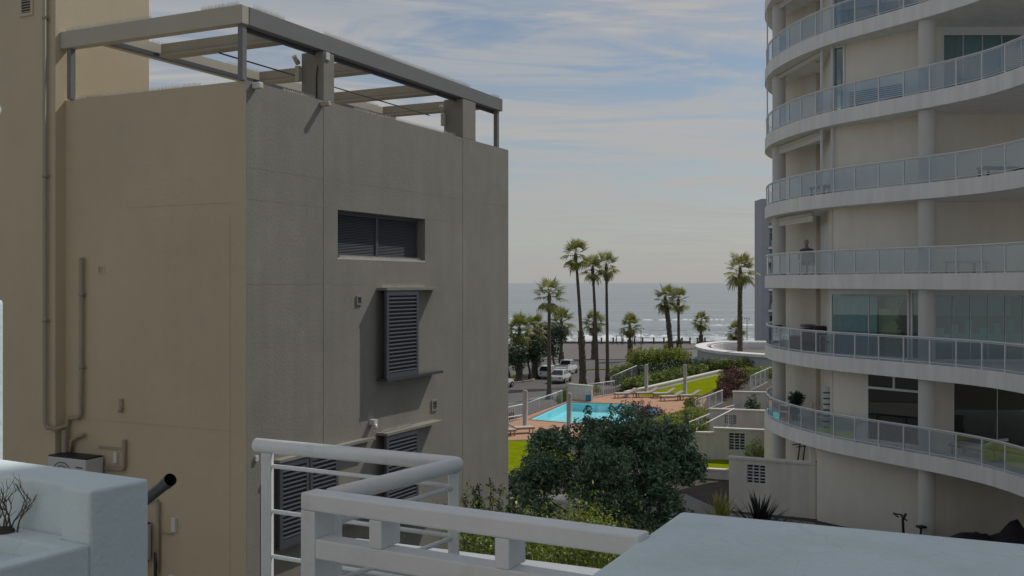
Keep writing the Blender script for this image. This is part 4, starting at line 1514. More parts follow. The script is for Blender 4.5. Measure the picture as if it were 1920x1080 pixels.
bush('hedge_shrub', 'sunlit yellow-green shrub below the big tree, left of two', [(1.05, 17.4, -4.35, .38, .4, .42), (1.35, 17.2, -4.25, .34, .4, .5), (.75, 17.4, -4.55, .36, .4, .3), (1.0, 17.2, -4.9, .8, .5, .5)], 5200, .055, L_YEL, (1.05, 17.3, -5.7), seed=2, group='shrubs behind the railing', clump=240)
bush('hedge_shrub', 'sunlit yellow-green shrub below the big tree, right of two', [(1.75, 16.8, -4.42, .36, .4, .34), (2.05, 16.6, -4.6, .3, .4, .28), (1.6, 16.8, -4.95, .7, .5, .4)], 4200, .055, L_YEL, (1.8, 16.7, -5.7), seed=3, group='shrubs behind the railing', clump=200)
bush('hedge_shrub', 'dark glossy shrub behind the near white railing', [(-.4, 13.2, -3.55, .4, .4, .42), (.2, 13.0, -3.75, .5, .4, .42), (.75, 12.8, -3.8, .45, .4, .4)], 4200, .06, L_DARK, (.1, 13, -5.2), seed=4, group='shrubs behind the railing')
bush('hedge_shrub', 'light green shrub under the near railing beside the parapet', [(.75, 11.0, -2.85, .32, .3, .3), (.45, 11.0, -3.0, .3, .3, .3), (1.05, 11, -3.0, .25, .3, .25)], 3200, .05, L_MID, (.6, 11.0, -4.4), seed=5, group='shrubs behind the railing', clump=150)
bush('hedge_shrub', 'bush with pale young leaves seen through the railing gap', [(-.35, 9.8, -2.45, .26, .25, .22), (.0, 9.7, -2.55, .28, .25, .22), (.25, 9.6, -2.65, .2, .2, .2)], 2300, .05, L_MID, (-.15, 9.8, -3.8), seed=6, group='shrubs behind the railing', clump=120)
# wispy shrubs against the end of the grey wall
for i, (x, y, h, lab) in enumerate(((-.78, 18.6, 1.45, 'wispy shrub against the grey wall, leftmost of three'), (-.42, 18.8, 1.75, 'tallest wispy shrub against the grey wall'), (-.08, 18.9, 1.5, 'wispy shrub at the corner of the grey wall'))):
    zb = -5.35
    rg = random.Random(40 + i)
    lobes = []
    mb = MB()
    for k in range(9):
        a = rg.uniform(0, 6.28)
        tip = Vector((math.cos(a) * rg.uniform(.1, .4), math.sin(a) * .2, h * rg.uniform(.6, 1.05)))
        mb.tube([(0, 0, 0), tip * .5 + Vector((0, 0, .1)), tip], [.016, .01, .004], 5)
        for q in (.35, .5, .65, .8, .95):
            lobes.append((tip.x * q, tip.y * q, tip.z * q, .075, .08, .10))
    t_ = thing('wispy_shrub', lab, 'shrub', (x, y, zb), group='shrubs along the grey wall')
    mb.build('stems', M_BARK, t_)
    link('crown', leaves('crown', lobes, 1500, .06, L_DARK, 60 + i, .4, .2), t_)
bush('hedge_shrub', 'dark evergreen mass low under the left side of the big tree', [(.3, 24.5, -6.9, 1.0, .8, 1.1), (1.6, 24.0, -6.9, 1.2, .8, 1.2), (3.0, 24.0, -6.9, 1.1, .8, 1.2), (4.2, 24.3, -7.2, .9, .8, 1.0)], 15000, .10, L_DARK, (2, 24.2, ZT + .03), seed=51, group='shrubs behind the railing')
bush('hedge_shrub', 'green shrub at the foot of the grey wall corner', [(.15, 22.8, -6.2, .5, .5, .9), (.0, 22.6, -5.5, .3, .3, .5), (.55, 22.6, -6.6, .5, .5, .8)], 4500, .08, L_DARK, (.2, 22.7, ZT + .03), seed=52, group='shrubs behind the railing')
bush('hedge_shrub', 'third sunlit yellow-green shrub, behind the middle of the near railing', [(2.35, 17.6, -4.75, .4, .4, .4), (.35, 16.6, -4.7, .42, .4, .4), (.0, 15.8, -4.45, .38, .4, .35)], 4600, .055, L_MID, (1.0, 17.0, -5.7), seed=53, group='shrubs behind the railing', clump=260)
# raised bed that carries them
tag(MB().prism([(-1.6, 8.6), (3.6, 8.6), (3.6, 19.6), (-.05, 19.9), (-1.1, 17.5)], -9, -5.70).build('raised_bed', M_SOIL, None), 'raised planting bed below the near railing', 'planting bed')
bush('hedge_shrub', 'tall dark shrub filling the bed under the big tree', [(1.6, 21.5, -5.7, 1.2, .8, .7), (2.9, 21, -6.0, 1.1, .8, .6), (.6, 21.8, -5.4, .7, .6, .6), (.3, 20.6, -5.0, .35, .4, .5)], 9000, .085, L_DARK, (1.6, 21.5, ZT + .02), seed=8, group='shrubs behind the railing')
bush('hedge_shrub', 'dark shrub with bare twigs left of the yellow agave', [(6.0, 30.0, -7.9, .8, .6, .6), (5.1, 29.6, -8.0, .7, .6, .6), (6.9, 30.4, -8.2, .6, .5, .4)], 5200, .08, L_DARK, (6.0, 30.0, ZT + .02), seed=9)
# low dark hedge along the tower base
hd = thing('low_hedge', 'low dark clipped hedge along the foot of the tower', 'hedge', (11, 35.2, ZT))
v = []
for k in range(24):
    q = k / 23
    v.append((-2.0 + 4.6 * q, 1.9 - 3.6 * q, .22, .24, .22, .24))
link('crown', leaves('crown', v, 9000, .06, L_DARK, 12, zmin=.02), hd)


def agave(x, y, z, n_, L_, m, label, seed):
    rg = random.Random(seed)
    t_ = thing('agave', label, 'agave', (x, y, z), group='spiky agaves by the cream wall')
    for k in range(n_):
        az = rg.uniform(0, 6.283)
        el = R(rg.uniform(12, 86))
        ll = L_ * rg.uniform(.75, 1.05)
        w = ll * .038
        mb = MB()
        vs_ = []
        sd = Vector((-math.sin(az), math.cos(az), 0))
        p = Vector((0, 0, .12))
        for s in range(5):
            q = s / 4
            e = el - q * q * .35
            d = Vector((math.cos(az) * math.cos(e), math.sin(az) * math.cos(e), math.sin(e)))
            ww = w * (1.0, 1.15, .95, .6, .04)[s]
            up = sd.cross(d)
            vs_ += [p - sd * ww - up * ww * -.4, p - up * ww * .25 * -1 * 0, p + sd * ww - up * ww * -.4]
            p = p + d * ll / 4
        f = []
        for s in range(4):
            b = s * 3
            f += [(b, b + 1, b + 4, b + 3), (b + 1, b + 2, b + 5, b + 4)]
        mb.add(vs_, f)
        mb.build('leaf', m, t_)
    MB().lathe([(.10, 0), (.12, .1), (.05, .22), (.001, .25)], (0, 0, 0), 8).build('stem', M_BOOT, t_)
    return t_


agave(7.25, 35.3, ZT + .35, 60, 1.35, L_AGAY, 'yellow-green spiky agave left of the screen block wall', 1)
agave(8.55, 35.0, ZT + .15, 80, 1.55, L_AGAD, 'dark spiky agave in front of the screen block wall', 2)

# pool garden planting
bush('clipped_hedge', 'yellow-green hedge between the deck and the long handrail', [(8.6 + k * .55, 60.0 + k * .95, -8.55, .9, .9, .5) for k in range(7)], 9000, .16, L_YEL, (10, 63, ZT), 'hedge', seed=20, stems=3)
bush('red_shrub', 'reddish-purple plants between the pool and the big tree', [(7.8, 62.2, -8.0, .55, .5, .75), (8.5, 62.8, -8.1, .5, .5, .65), (9.3, 63.4, -8.35, .4, .4, .5)], 2600, .15, L_RED, (8.4, 62.7, ZT), 'shrub', seed=21, aspect=.3)
bush('garden_shrub', 'mixed green planting behind the long low wall', [(9.9 + k * .92, 84.2 + k * 1.6, -8.45, .9, 1.1, .6) for k in range(10)], 13000, .20, L_MID, (14, 90, ZT), 'shrub', seed=22)
bush('clipped_hedge', 'tall flat-topped hedge behind the two pale posts', [(12.0 + k * .9, 97.5 + k * .3, -7.5, 1.0, 1.2, 1.1) for k in range(6)], 11000, .20, L_YEL, (14, 98, ZT), 'hedge', seed=23)
bush('garden_shrub', 'dark green planting below the tall hedge', [(11.5 + k * .8, 93 + k * .8, -8.3, .9, .9, .75) for k in range(8)], 9000, .20, L_DARK, (14, 95, ZT), 'shrub', seed=24)
bush('round_bush', 'round dark green bush left of the tall hedge', [(10.4, 94, -8.7, 1.4, 1.3, 1.05), (11.2, 94.5, -8.9, 1.0, 1.0, .8)], 6500, .17, L_MID, (10.7, 94, -9.6), seed=25)
bush('clipped_hedge', 'dark hedge between the road and the pool', [(5.0 + k * .62, 84.0 + k * .9, -9.4, .9, .9, .75) for k in range(4)] + [(4.3, 80.5, -9.3, .8, .8, .9)], 7000, .16, L_MID, (5.5, 84, -10.4), 'hedge', seed=26)
bush('garden_shrub', 'green plants at the far edge of the lawn', [(19.5 + k * .8, 101 + k * .2, -8.3, .8, .8, .7) for k in range(6)], 5500, .18, L_MID, (21, 101, ZT), 'shrub', seed=27)
bush('purple_shrub', 'purple-leaved shrub beside the lawn, below the single palm', [(17.0, 80, -8.0, .9, .9, .95), (17.9, 81.5, -7.7, 1.0, 1.0, 1.0), (16.2, 78.0, -8.4, .7, .7, .6)], 5200, .17, L_RED, (17.2, 80, ZT), 'shrub', seed=28, aspect=.35)
bush('garden_shrub', 'yellow-green hedge top above the picket railing on the right', [(19.0 + k * .8, 82.5 + k * .4, -7.4, .8, .8, .5) for k in range(5)], 4200, .15, L_YEL, (20, 83, -8.6), 'hedge', seed=29)
bush('garden_shrub', 'small green plants at the corner of the lawn railing', [(12.6, 71.5, -8.6, .5, .5, .4), (13.0, 73, -8.6, .5, .5, .4), (11.6, 60.6, -8.6, .5, .5, .5)], 2200, .14, L_MID, (12.4, 71, ZT), 'shrub', seed=30)
bush('garden_shrub', 'green plant before the cream wall, left of the tower column', [(11.8, 49.2, -8.3, .55, .5, .7), (12.2, 49.4, -8.5, .4, .4, .5)], 2000, .13, L_MID, (11.9, 49.3, ZT), 'shrub', seed=31, aspect=.25)
bush('garden_shrub', 'flowering bed on the low cream wall', [(8.6 + k * .35, 52.9, -7.7, .35, .3, .35) for k in range(5)], 2400, .10, L_MID, (9, 52.9, ZT), 'shrub', seed=32)
bush('garden_shrub', 'leafy shrub on the wall beside the top tier', [(15.2, 64.0, -7.9, .45, .45, .7)], 1000, .13, L_DARK, (15.2, 64, ZT), 'shrub', seed=33)
bush('garden_shrub', 'small bush at the left pool railing', [(-.1, 67.8, -9.2, .5, .5, .45)], 900, .12, L_DARK, (-.1, 67.8, -10.2), 'shrub', seed=34)
bush('garden_shrub', 'shrub in front of the left lawn edge', [(.7, 46.3, -8.7, .7, .5, .35), (1.8, 46.6, -8.7, .6, .5, .35)], 2200, .12, L_YEL, (1.2, 46.4, ZT), 'shrub', seed=35)


# ---------------------------------------------------------------- palms
def frond_mesh(name, m, seed, droop, nl=16, pet=.90, rad=1.08):
    """fan leaf: stalk along +X, blade of narrow folded leaflets"""
    rg = random.Random(seed)
    mb = MB()
    pts = []
    for k in range(5):
        q = k / 4
        pts.append(Vector((pet * q, 0, -droop * .25 * q * q)))
    mb.tube(pts, [.022, .02, .017, .014, .012], 4)
    tip = pts[-1]
    for k in range(nl):
        a = R(-105 + 210 * k / (nl - 1))
        L_ = rad * (.72 + .28 * math.cos(a * .8)) * rg.uniform(.88, 1.06)
        d = Vector((math.cos(a), math.sin(a), 0))
        s = Vector((-d.y, d.x, 0))
        w = .058
        z1 = -droop * .18 * L_
        z2 = -droop * (.62 + rg.uniform(-.1, .25)) * L_
        zz = .03 if k % 2 else -.03
        v = [tip, tip + d * L_ * .55 + s * w + Vector((0, 0, z1)), tip + d * L_ * .55 - s * w + Vector((0, 0, z1 + zz)), tip + d * L_ * .9 + s * w * .4 + Vector((0, 0, z2 * .75)), tip + d * L_ + Vector((0, 0, z2))]
        mb.add(v, [(0, 2, 1), (1, 2, 3), (2, 4, 3)])
    return mb.mesh(name, m)


FR = [frond_mesh('frond', L_PALM, i, d) for i, d in enumerate((.15, .35, .6, .9))]
FD = [frond_mesh('dead_frond', L_DEAD, 9 + i, 1.1) for i in range(2)]


def palm(x, y, h, crown, label, lean=0.0, r=.20, boots=0.0, nf=30, dead=8, seed=0, zb=None, low=-38):
    """fan palm: trunk (> boots), crown hub (> fronds)"""
    rg = random.Random(seed)
    zb = land_z(y) if zb is None else zb
    t_ = thing('palm_tree', label, 'palm tree', (x, y, zb), group='fan palms along the shore road')
    n_ = 14
    pts, rs = [], []
    for k in range(n_ + 1):
        q = k / n_
        pts.append(Vector((lean * (q ** 1.6), .2 * math.sin(q * 3), h * q - .1)))
        flare = 1 + .7 * max(0, 1 - q * 9)
        rr = r * (1 - .42 * q) * flare
        if boots and q < boots:
            rr *= 1.35
        rs.append(rr * (1 + .06 * math.sin(k * 2.3 + seed)))
    MB().tube(pts, rs, 10).build('trunk', M_TRUNK, t_)
    if boots:
        mb = MB()
        nb = int(h * boots * 26)
        for k in range(nb):
            q = boots * (k + rg.random()) / nb
            i = min(n_ - 1, int(q * n_))
            c_ = pts[i].lerp(pts[i + 1], q * n_ - i)
            rr = r * (1 - .42 * q) * 1.28
            a = k * 2.399 + rg.uniform(-.3, .3)
            o_ = Vector((math.cos(a), math.sin(a), 0))
            s = Vector((-o_.y, o_.x, 0)) * r * .55
            b = c_ + o_ * rr
            tp = b + o_ * r * rg.uniform(.25, .6) + Vector((0, 0, rg.uniform(.15, .34)))
            mb.add([b - s - o_ * .05, b + s - o_ * .05, b + o_ * .05 + Vector((0, 0, -.1)), tp - s * .35, tp + s * .35], [(0, 2, 3), (2, 1, 4), (2, 4, 3), (0, 3, 4, 1)])
        stuff(mb.build('leaf_bases', M_BOOT, t_))
    top = pts[-1]
    hub = MB().lathe([(r * .7, -.6), (r * .95, -.2), (r * .7, .1), (.02, .3)], tuple(top), 9).build('crown', M_BOOT, t_)
    for k in range(nf):
        q = (k + .5) / nf
        el = 84 + (low - 84) * q ** .9 + rg.uniform(-11, 11)
        az = k * 137.5 + rg.uniform(-18, 18)
        fm = FR[0 if el > 50 else 1 if el > 20 else 2 if el > -8 else 3]
        s = crown * rg.uniform(.85, 1.1) / 1.9
        link('frond', fm, hub, top + Vector((0, 0, .25 - .5 * q)), Euler((rg.uniform(-.5, .5), -R(el), R(az))), (s, s, s))
    for k in range(dead):
        az = rg.uniform(0, 360)
        s = crown * rg.uniform(.65, .9) / 1.9
        link('dead_frond', FD[k % 2], hub, top + Vector((0, 0, -.25)), Euler((rg.uniform(-.4, .4), -R(rg.uniform(-84, -62)), R(az))), (s, s, s))
    return t_


palm(3.42, 93, 9.6, 1.75, 'medium palm with smooth trunk standing before the parked cars', .0, .22, 0, 19, 2, 1)
palm(7.35, 105, 13.8, 1.75, 'tallest palm of the group of three, leaning left', -.75, .24, .42, 21, 3, 2)
palm(9.1, 108, 12.5, 1.55, 'slim palm in the middle of the group of three', -.5, .22, .0, 19, 3, 3)
palm(10.3, 109, 12.8, 1.65, 'slim straight palm at the right of the group of three', -.15, .21, 0, 19, 4, 4)
palm(18.1, 114, 9.3, 1.7, 'thick shaggy palm left of the close pair', -.85, .23, .95, 21, 6, 5)
palm(19.0, 115, 9.1, 1.5, 'slimmer palm right of the close pair', -.1, .22, .5, 19, 5, 6)
palm(23.9, 106, 12.3, 2.0, 'single shaggy palm beside the tower', 0, .20, .98, 23, 4, 7)
palm(17.0, 146, 5.2, 1.75, 'short palm on the promenade right of the group of three', 0, .26, .6, 28, 9, 8)
palm(12.1, 150, 5.6, 2.0, 'bushy short palm behind the group of three', 0, .26, .5, 30, 12, 9)
palm(34.0, 182, 4.9, 1.9, 'far short palm left of the curved terrace', 0, .3, .5, 30, 14, 10)
palm(33.7, 152, 4.2, 1.7, 'short palm half hidden behind the single shaggy palm', 0, .26, .5, 28, 12, 11)
palm(20.0, 131, 2.2, 1.15, 'smallest palm below the close pair', 0, .2, .6, 20, 6, 12)
palm(.8, 111, 6.0, 1.9, 'full palm at the left beside the taupe house', 0, .26, .5, 32, 16, 13, low=-55)
palm(2.6, 116, 5.9, 1.75, 'full palm second from the taupe house', 0, .26, .5, 32, 16, 14, low=-55)
palm(6.0, 123, 6.4, 1.9, 'palm rising behind the dark round tree by the cars', 0, .24, .4, 30, 10, 15)


def round_tree(x, y, h, rx, label, seed, n=5000):
    zb = land_z(y)
    rg = random.Random(seed)
    t_ = thing('street_tree', label, 'tree', (x, y, zb), group='dark trees along the road')
    lobes = [(rg.uniform(-.7, .7) * rx, rg.uniform(-.5, .5) * rx, h * .68 + rg.uniform(-.2, .3) * h, rx * rg.uniform(.45, .7), rx * .6, h * rg.uniform(.16, .26)) for k in range(8)]
    link('crown', leaves('crown', lobes, n, .24, L_DARK, seed, .5), t_)
    mb = MB().tube([(0, 0, -.1), (.12, 0, h * .22), (-.1, .05, h * .42)], [.17, .13, .10], 8)
    branches(mb, (-.1, .05, h * .4), [(l[0] * .8, l[1] * .8, l[2]) for l in lobes], .07, .02, seed=seed)
    mb.build('trunk', M_BARK, t_)


round_tree(4.9, 119.5, 5.6, 1.9, 'dark round tree between the palms and the parked cars', 1)
round_tree(-.4, 108, 4.6, 1.8, 'dark low tree under the left palms', 2)
round_tree(1.9, 114, 4.4, 1.6, 'dark low tree between the two full palms', 3)


# ================================================================== CARS
def car(x, y, rz, label, kind='sedan', paint=M_CARW):
    z = land_z(y)
    t_ = thing('parked_car', label, 'car', (x, y, z + .005), R(rz), 'cars on the shore road')
    Lc = {'sedan': 4.5, 'hatch': 4.0, 'pickup': 5.1}[kind]
    h = Lc / 2
    belt = .92 if kind != 'pickup' else 1.05
    st = [(-h, .62, .42, belt - .18), (-h + .12, .80, .30, belt - .06), (-h + .9, .87, .22, belt), (0, .88, .20, belt), (h - 1.0, .87, .22, belt - .04), (h - .25, .80, .28, belt - .18), (h, .60, .40, belt - .30)]
    v, f = [], []
    for sx, w, z0, z1 in st:
        zm = (z0 + z1) / 2
        v += [(sx, -w * .86, z0), (sx, -w, zm), (sx, -w * .95, z1), (sx, w * .95, z1), (sx, w, zm), (sx, w * .86, z0)]
    for i in range(len(st) - 1):
        for k in range(6):
            k2 = (k + 1) % 6
            f.append((i * 6 + k, i * 6 + k2, i * 6 + 6 + k2, i * 6 + 6 + k))
    f += [tuple(range(6))[::-1], tuple(range((len(st) - 1) * 6, len(st) * 6))]
    MB().add(v, f, False).build('body', paint, t_, bevel=.03)
    top = {'sedan': 1.44, 'hatch': 1.50, 'pickup': 1.72}[kind]
    a0, a1, b1, b0 = {'sedan': (-1.75, -1.0, .45, 1.15), 'hatch': (-1.85, -1.45, .5, 1.2), 'pickup': (-.55, -.4, .75, 1.35)}[kind]
    cab = MB().add([(a0, -.80, belt - .02), (a0, .80, belt - .02), (b0, .80, belt - .02), (b0, -.80, belt - .02), (a1, -.62, top), (a1, .62, top), (b1, .62, top), (b1, -.62, top)], [(4, 7, 6, 5), (0, 4, 5, 1), (1, 5, 6, 2), (2, 6, 7, 3), (3, 7, 4, 0)])
    cab.build('cabin', paint, t_, bevel=.05)
    def pane(c_, q, name):
        c_ = [Vector(p) for p in c_]
        m_ = sum(c_, Vector()) / 4
        nn = (c_[1] - c_[0]).cross(c_[2] - c_[0]).normalized()
        if nn.dot(m_ - Vector((0, 0, 1))) < 0:
            nn = -nn
        v_ = [m_ + (p - m_) * q + nn * .012 for p in c_]
        v_ += [p - nn * .03 for p in v_]
        MB().add(v_, [(0, 1, 2, 3), (7, 6, 5, 4), (0, 4, 5, 1), (1, 5, 6, 2), (2, 6, 7, 3), (3, 7, 4, 0)]).build(name, M_CARGL, t_)
    pane([(b0, -.80, belt), (b0, .80, belt), (b1, .62, top), (b1, -.62, top)], .86, 'windscreen')
    pane([(a0, -.80, belt), (a0, .80, belt), (a1, .62, top), (a1, -.62, top)], .84, 'rear_window')
    for s in (-1, 1):
        mx0, mx1 = (a0 + b0) / 2, (a1 + b1) / 2
        pane([(a0, s * .80, belt), (mx0, s * .80, belt), (mx1, s * .62, top), (a1, s * .62, top)], .84, 'side_window')
        pane([(mx0, s * .80, belt), (b0, s * .80, belt), (b1, s * .62, top), (mx1, s * .62, top)], .84, 'side_window')
        MB().box((h - .16, s * .45 - .13, .56), (h + .005 - .06, s * .45 + .13, .68)).build('headlight', M_LAMP, t_)
        MB().box((-h - .006, s * .46 - .12, .60), (-h + .1, s * .46 + .12, .74)).build('tail_light', M_RED, t_)
        for wx in (-h + .85, h - .85):
            w = MB().tube([(wx, s * .90, .32), (wx, s * .68, .32)], .32, 18).build('wheel', M_TYRE, t_)
            MB().tube([(wx, s * .908, .32), (wx, s * .89, .32)], .20, 14).build('rim', M_RIM, w)
    MB().box((-h - .02, -.26, .45), (-h + .02, .26, .56)).build('number_plate', M_LAMP, t_)
    if kind == 'pickup':
        MB().box((-h + .1, -.80, belt), (-.7, -.74, belt + .25)).box((-h + .1, .74, belt), (-.7, .80, belt + .25)).box((-h + .1, -.74, belt), (-h + .16, .74, belt + .25)).build('load_bed', paint, t_)
    return t_


car(5.3, 111, 74, 'white sedan parked nearest, right of the smooth palm trunk', 'sedan')
car(4.2, 116.5, 76, 'white hatchback partly hidden by the smooth palm trunk', 'hatch')
car(6.6, 122.5, 72, 'white pickup standing behind the other parked cars', 'pickup')
car(-1.35, 104.0, 66, 'white car showing only its nose past the taupe house', 'sedan')

# ================================================================== SHORE: low wall, posts, lamps, walkers
sw = thing('sea_wall', 'low stone sea wall along the promenade edge', 'wall', (0, 200, land_z(200)))
rg = random.Random(12)
x = -40.0
while x < 90:
    w = rg.uniform(4, 9)
    MB().box((x, -.25, 0), (x + w - .05, .25, rg.uniform(.35, .55))).build('wall_block', M_ROCK, sw, bevel=.05, bseg=1)
    x += w + (rg.uniform(.5, 5) if rg.random() < .35 else 0)
for i, px in enumerate((1085, 1128, 1150, 1190, 1205, 1226, 1245, 1279, 1294, 1308, 1322)):
    X = (px - 960) / 1900 * 197
    o = MB().lathe([(.16, 0), (.16, 1.05), (.20, 1.08), (.20, 1.2), (.12, 1.3), (.001, 1.34)], (0, 0, 0), 10).build('bollard', M_ROCK)
    o.location = (X, 197, land_z(197))
    tag(o, 'dark stone bollard on the promenade edge, %s from the left' % 'first second third fourth fifth sixth seventh eighth ninth tenth eleventh'.split()[i], 'bollard', 'bollards along the promenade')
for px, Y, h, lab in ((1202, 165, 4.2, 'thin dark lamp post left of the close palm pair'), (1401, 180, 5.5, 'thin dark lamp post right of the single palm'), (1186, 148, 3.6, 'thin lamp post beside the short promenade palm')):
    t_ = thing('lamp_post', lab, 'lamp post', ((px - 960) / 1900 * Y, Y, land_z(Y)), group='lamp posts on the promenade')
    MB().tube([(0, 0, 0), (0, 0, h)], [.07, .045], 8).build('pole', M_DARKMET, t_)
    MB().tube([(-.45, 0, h - .1), (0, 0, h), (.45, 0, h - .1)], .03, 6).build('arm', M_DARKMET, t_)
    for s in (-1, 1):
        MB().lathe([(.001, .08), (.12, .04), (.14, -.06), (.001, -.1)], (s * .45, 0, h - .15), 8).build('lamp_head', M_DARKMET, t_)


def person_mat(name, top, legs, skin, z1, z2):
    m = bpy.data.materials.new(name)
    m.use_nodes = True
    n_, l_ = m.node_tree.nodes, m.node_tree.links
    p = n_['Principled BSDF']
    p.inputs['Roughness'].default_value = .8
    t = n_.new('ShaderNodeTexCoord')
    s = n_.new('ShaderNodeSeparateXYZ')
    l_.new(t.outputs['Object'], s.inputs[0])
    cr = n_.new('ShaderNodeValToRGB')
    cr.color_ramp.interpolation = 'CONSTANT'
    cr.color_ramp.elements[0].color = (*legs, 1)
    cr.color_ramp.elements[1].position = z1 / 2
    cr.color_ramp.elements[1].color = (*top, 1)
    e = cr.color_ramp.elements.new(z2 / 2)
    e.color = (*skin, 1)
    d = n_.new('ShaderNodeMath')
    d.operation = 'DIVIDE'
    d.inputs[1].default_value = 2
    l_.new(s.outputs[2], d.inputs[0])
    l_.new(d.outputs[0], cr.inputs[0])
    l_.new(cr.outputs[0], p.inputs['Base Color'])
    return m


def skin_body(name, joints, edges, m, parent, sub=1):
    """one continuous body grown from a skeleton (position, radius)"""
    me = bpy.data.meshes.new(name)
    me.from_pydata([j[0] for j in joints], edges, [])
    o_ = link(name, me, parent)
    md = o_.modifiers.new('skin', 'SKIN')
    md.use_smooth_shade = True
    if not me.skin_vertices:
        me.attributes.new('skin', 'FLOAT', 'POINT') if False else None
    layer = me.skin_vertices[0].data if me.skin_vertices else None
    if layer is None:
        bm = bmesh.new()
        bm.from_mesh(me)
        bm.verts.layers.skin.verify()
        bm.to_mesh(me)
        bm.free()
        layer = me.skin_vertices[0].data
    for i, j in enumerate(joints):
        r = j[1] if isinstance(j[1], tuple) else (j[1], j[1])
        layer[i].radius = r
        layer[i].use_root = (i == 0)
    s = o_.modifiers.new('sub', 'SUBSURF')
    s.levels = s.render_levels = sub
    me.materials.append(m)
    return o_


def hand(J, E, wrist_i, dirv, side, scale=1.0):
    """palm with five separate fingers rooted in it"""
    d = Vector(dirv).normalized()
    s = Vector(side).normalized()
    w = Vector(J[wrist_i][0])
    palm_i = len(J)
    J.append((tuple(w + d * .05 * scale), (.034 * scale, .018 * scale)))
    E.append((wrist_i, palm_i))
    nn = d.cross(s)
    for k, L_ in enumerate((.075, .085, .08, .065)):
        b = w + d * .095 * scale + s * (k - 1.5) * .021 * scale
        i0 = len(J)
        J.append((tuple(b), .0095 * scale))
        J.append((tuple(b + d * L_ * .5 * scale + nn * .012 * scale), .009 * scale))
        J.append((tuple(b + d * L_ * .85 * scale + nn * .035 * scale), .0075 * scale))
        E += [(palm_i, i0), (i0, i0 + 1), (i0 + 1, i0 + 2)]
    i0 = len(J)
    J.append((tuple(w + d * .045 * scale - s * .045 * scale), .011 * scale))
    J.append((tuple(w + d * .085 * scale - s * .065 * scale + nn * .012 * scale), .009 * scale))
    E += [(palm_i, i0), (i0, i0 + 1)]


def walker(x, y, rz, label, m, hair, phase=1.0, scale=1.0):
    t_ = thing('person', label, 'person', (x, y, land_z(y)), R(rz), 'people on the promenade')
    t_.scale = (scale,) * 3
    p = phase
    J = [((0, 0, .95), (.15, .11)), ((0, 0, 1.15), (.14, .10)), ((0, .01, 1.38), (.17, .11)), ((0, .01, 1.50), .055), ((0, .03, 1.60), (.075, .09)), ((0, .03, 1.70), (.072, .085)),
         ((.10, 0, .88), .085), ((.11, .10 * p, .50), .06), ((.11, -.04 * p + .02, .09), .042), ((.11, .10 - .04 * p, .04), .035),
         ((-.10, 0, .88), .085), ((-.11, -.04 * p, .50), .06), ((-.11, -.26 * p, .12), .042), ((-.11, -.16 * p, .05), .035),
         ((.20, 0, 1.40), .06), ((.25, -.08 * p, 1.14), .046), ((.25, .06 * p, .92), .032),
         ((-.20, 0, 1.40), .06), ((-.25, .08 * p, 1.14), .046), ((-.25, .20 * p, .93), .032)]
    E = [(0, 1), (1, 2), (2, 3), (3, 4), (4, 5), (0, 6), (6, 7), (7, 8), (8, 9), (0, 10), (10, 11), (11, 12), (12, 13), (2, 14), (14, 15), (15, 16), (2, 17), (17, 18), (18, 19)]
    hand(J, E, 16, (0, .3, -1), (0, 1, .3))
    hand(J, E, 19, (0, .3, -1), (0, 1, .3))
    skin_body('body', J, E, m, t_)
    MB().lathe([(.085, -.06), (.098, .0), (.085, .06), (.05, .10), (.001, .115)], (0, .015, 1.70), 10).build('hair', hair, t_)


HAIR = mat('dark_hair', (.03, .022, .017), .7)
HAIRG = mat('grey_hair', (.34, .32, .30), .7)
WM = [person_mat('walker_dark', (.05, .05, .07), (.03, .03, .05), (.35, .22, .16), .95, 1.47), person_mat('walker_red', (.30, .06, .05), (.05, .05, .06), (.35, .22, .16), .95, 1.47), person_mat('walker_white', (.6, .6, .6), (.08, .10, .16), (.35, .22, .16), .95, 1.47)]
for i, (px, Y, rz, p, lab) in enumerate(((1156, 194, 80, 1.0, 'walker in dark clothes between the slim palm and the short palm'), (1166, 195, -90, .8, 'walker in red top beside the dark-clothed one'), (1168.5, 193, 95, -.9, 'walker in white top right of the red-topped one'), (1190, 190, 90, 1.0, 'lone dark walker right of the short promenade palm'), (1096, 192, -85, .9, 'walker in white seen between the tall palm trunks'))):
    walker((px - 960) / 1900 * Y, Y, rz, lab, WM[(0, 1, 2, 0, 2)[i]], HAIR, p, 1.0)

# breaking wave crests near the shore, one low ridge of white water each
def breaker(x0, x1, y, h, seed, label):
    rg = np.random.default_rng(seed)
    nx = max(10, int((x1 - x0) / 1.0))
    xs = np.linspace(x0, x1, nx)
    off = 2.2 * np.sin(xs * .06 + seed) + 1.2 * np.sin(xs * .17 + seed * 2) + rg.normal(size=nx) * .35
    env = np.clip(np.minimum((xs - x0), (x1 - xs)) / ((x1 - x0) * .25), 0, 1) * np.clip(rg.random(nx) * 1.5 - .45, .0, 1)
    v, f = [], []
    prof = [(-1.2, -.1), (-.5, .25), (0, 1.0), (.5, .75), (1.6, -.1)]
    for i in range(nx):
        for a, b in prof:
            v.append((xs[i], y + off[i] + a * (.4 + env[i]), -14.5 + (b * env[i] * h if b > 0 else -.05)))
    for i in range(nx - 1):
        for k in range(4):
            a = i * 5 + k
            f.append((a, a + 5, a + 6, a + 1))
    o_ = MB().add(v, f, True).build('breaking_wave', M_FOAM)
    return stuff(tag(o_, label, 'wave'))


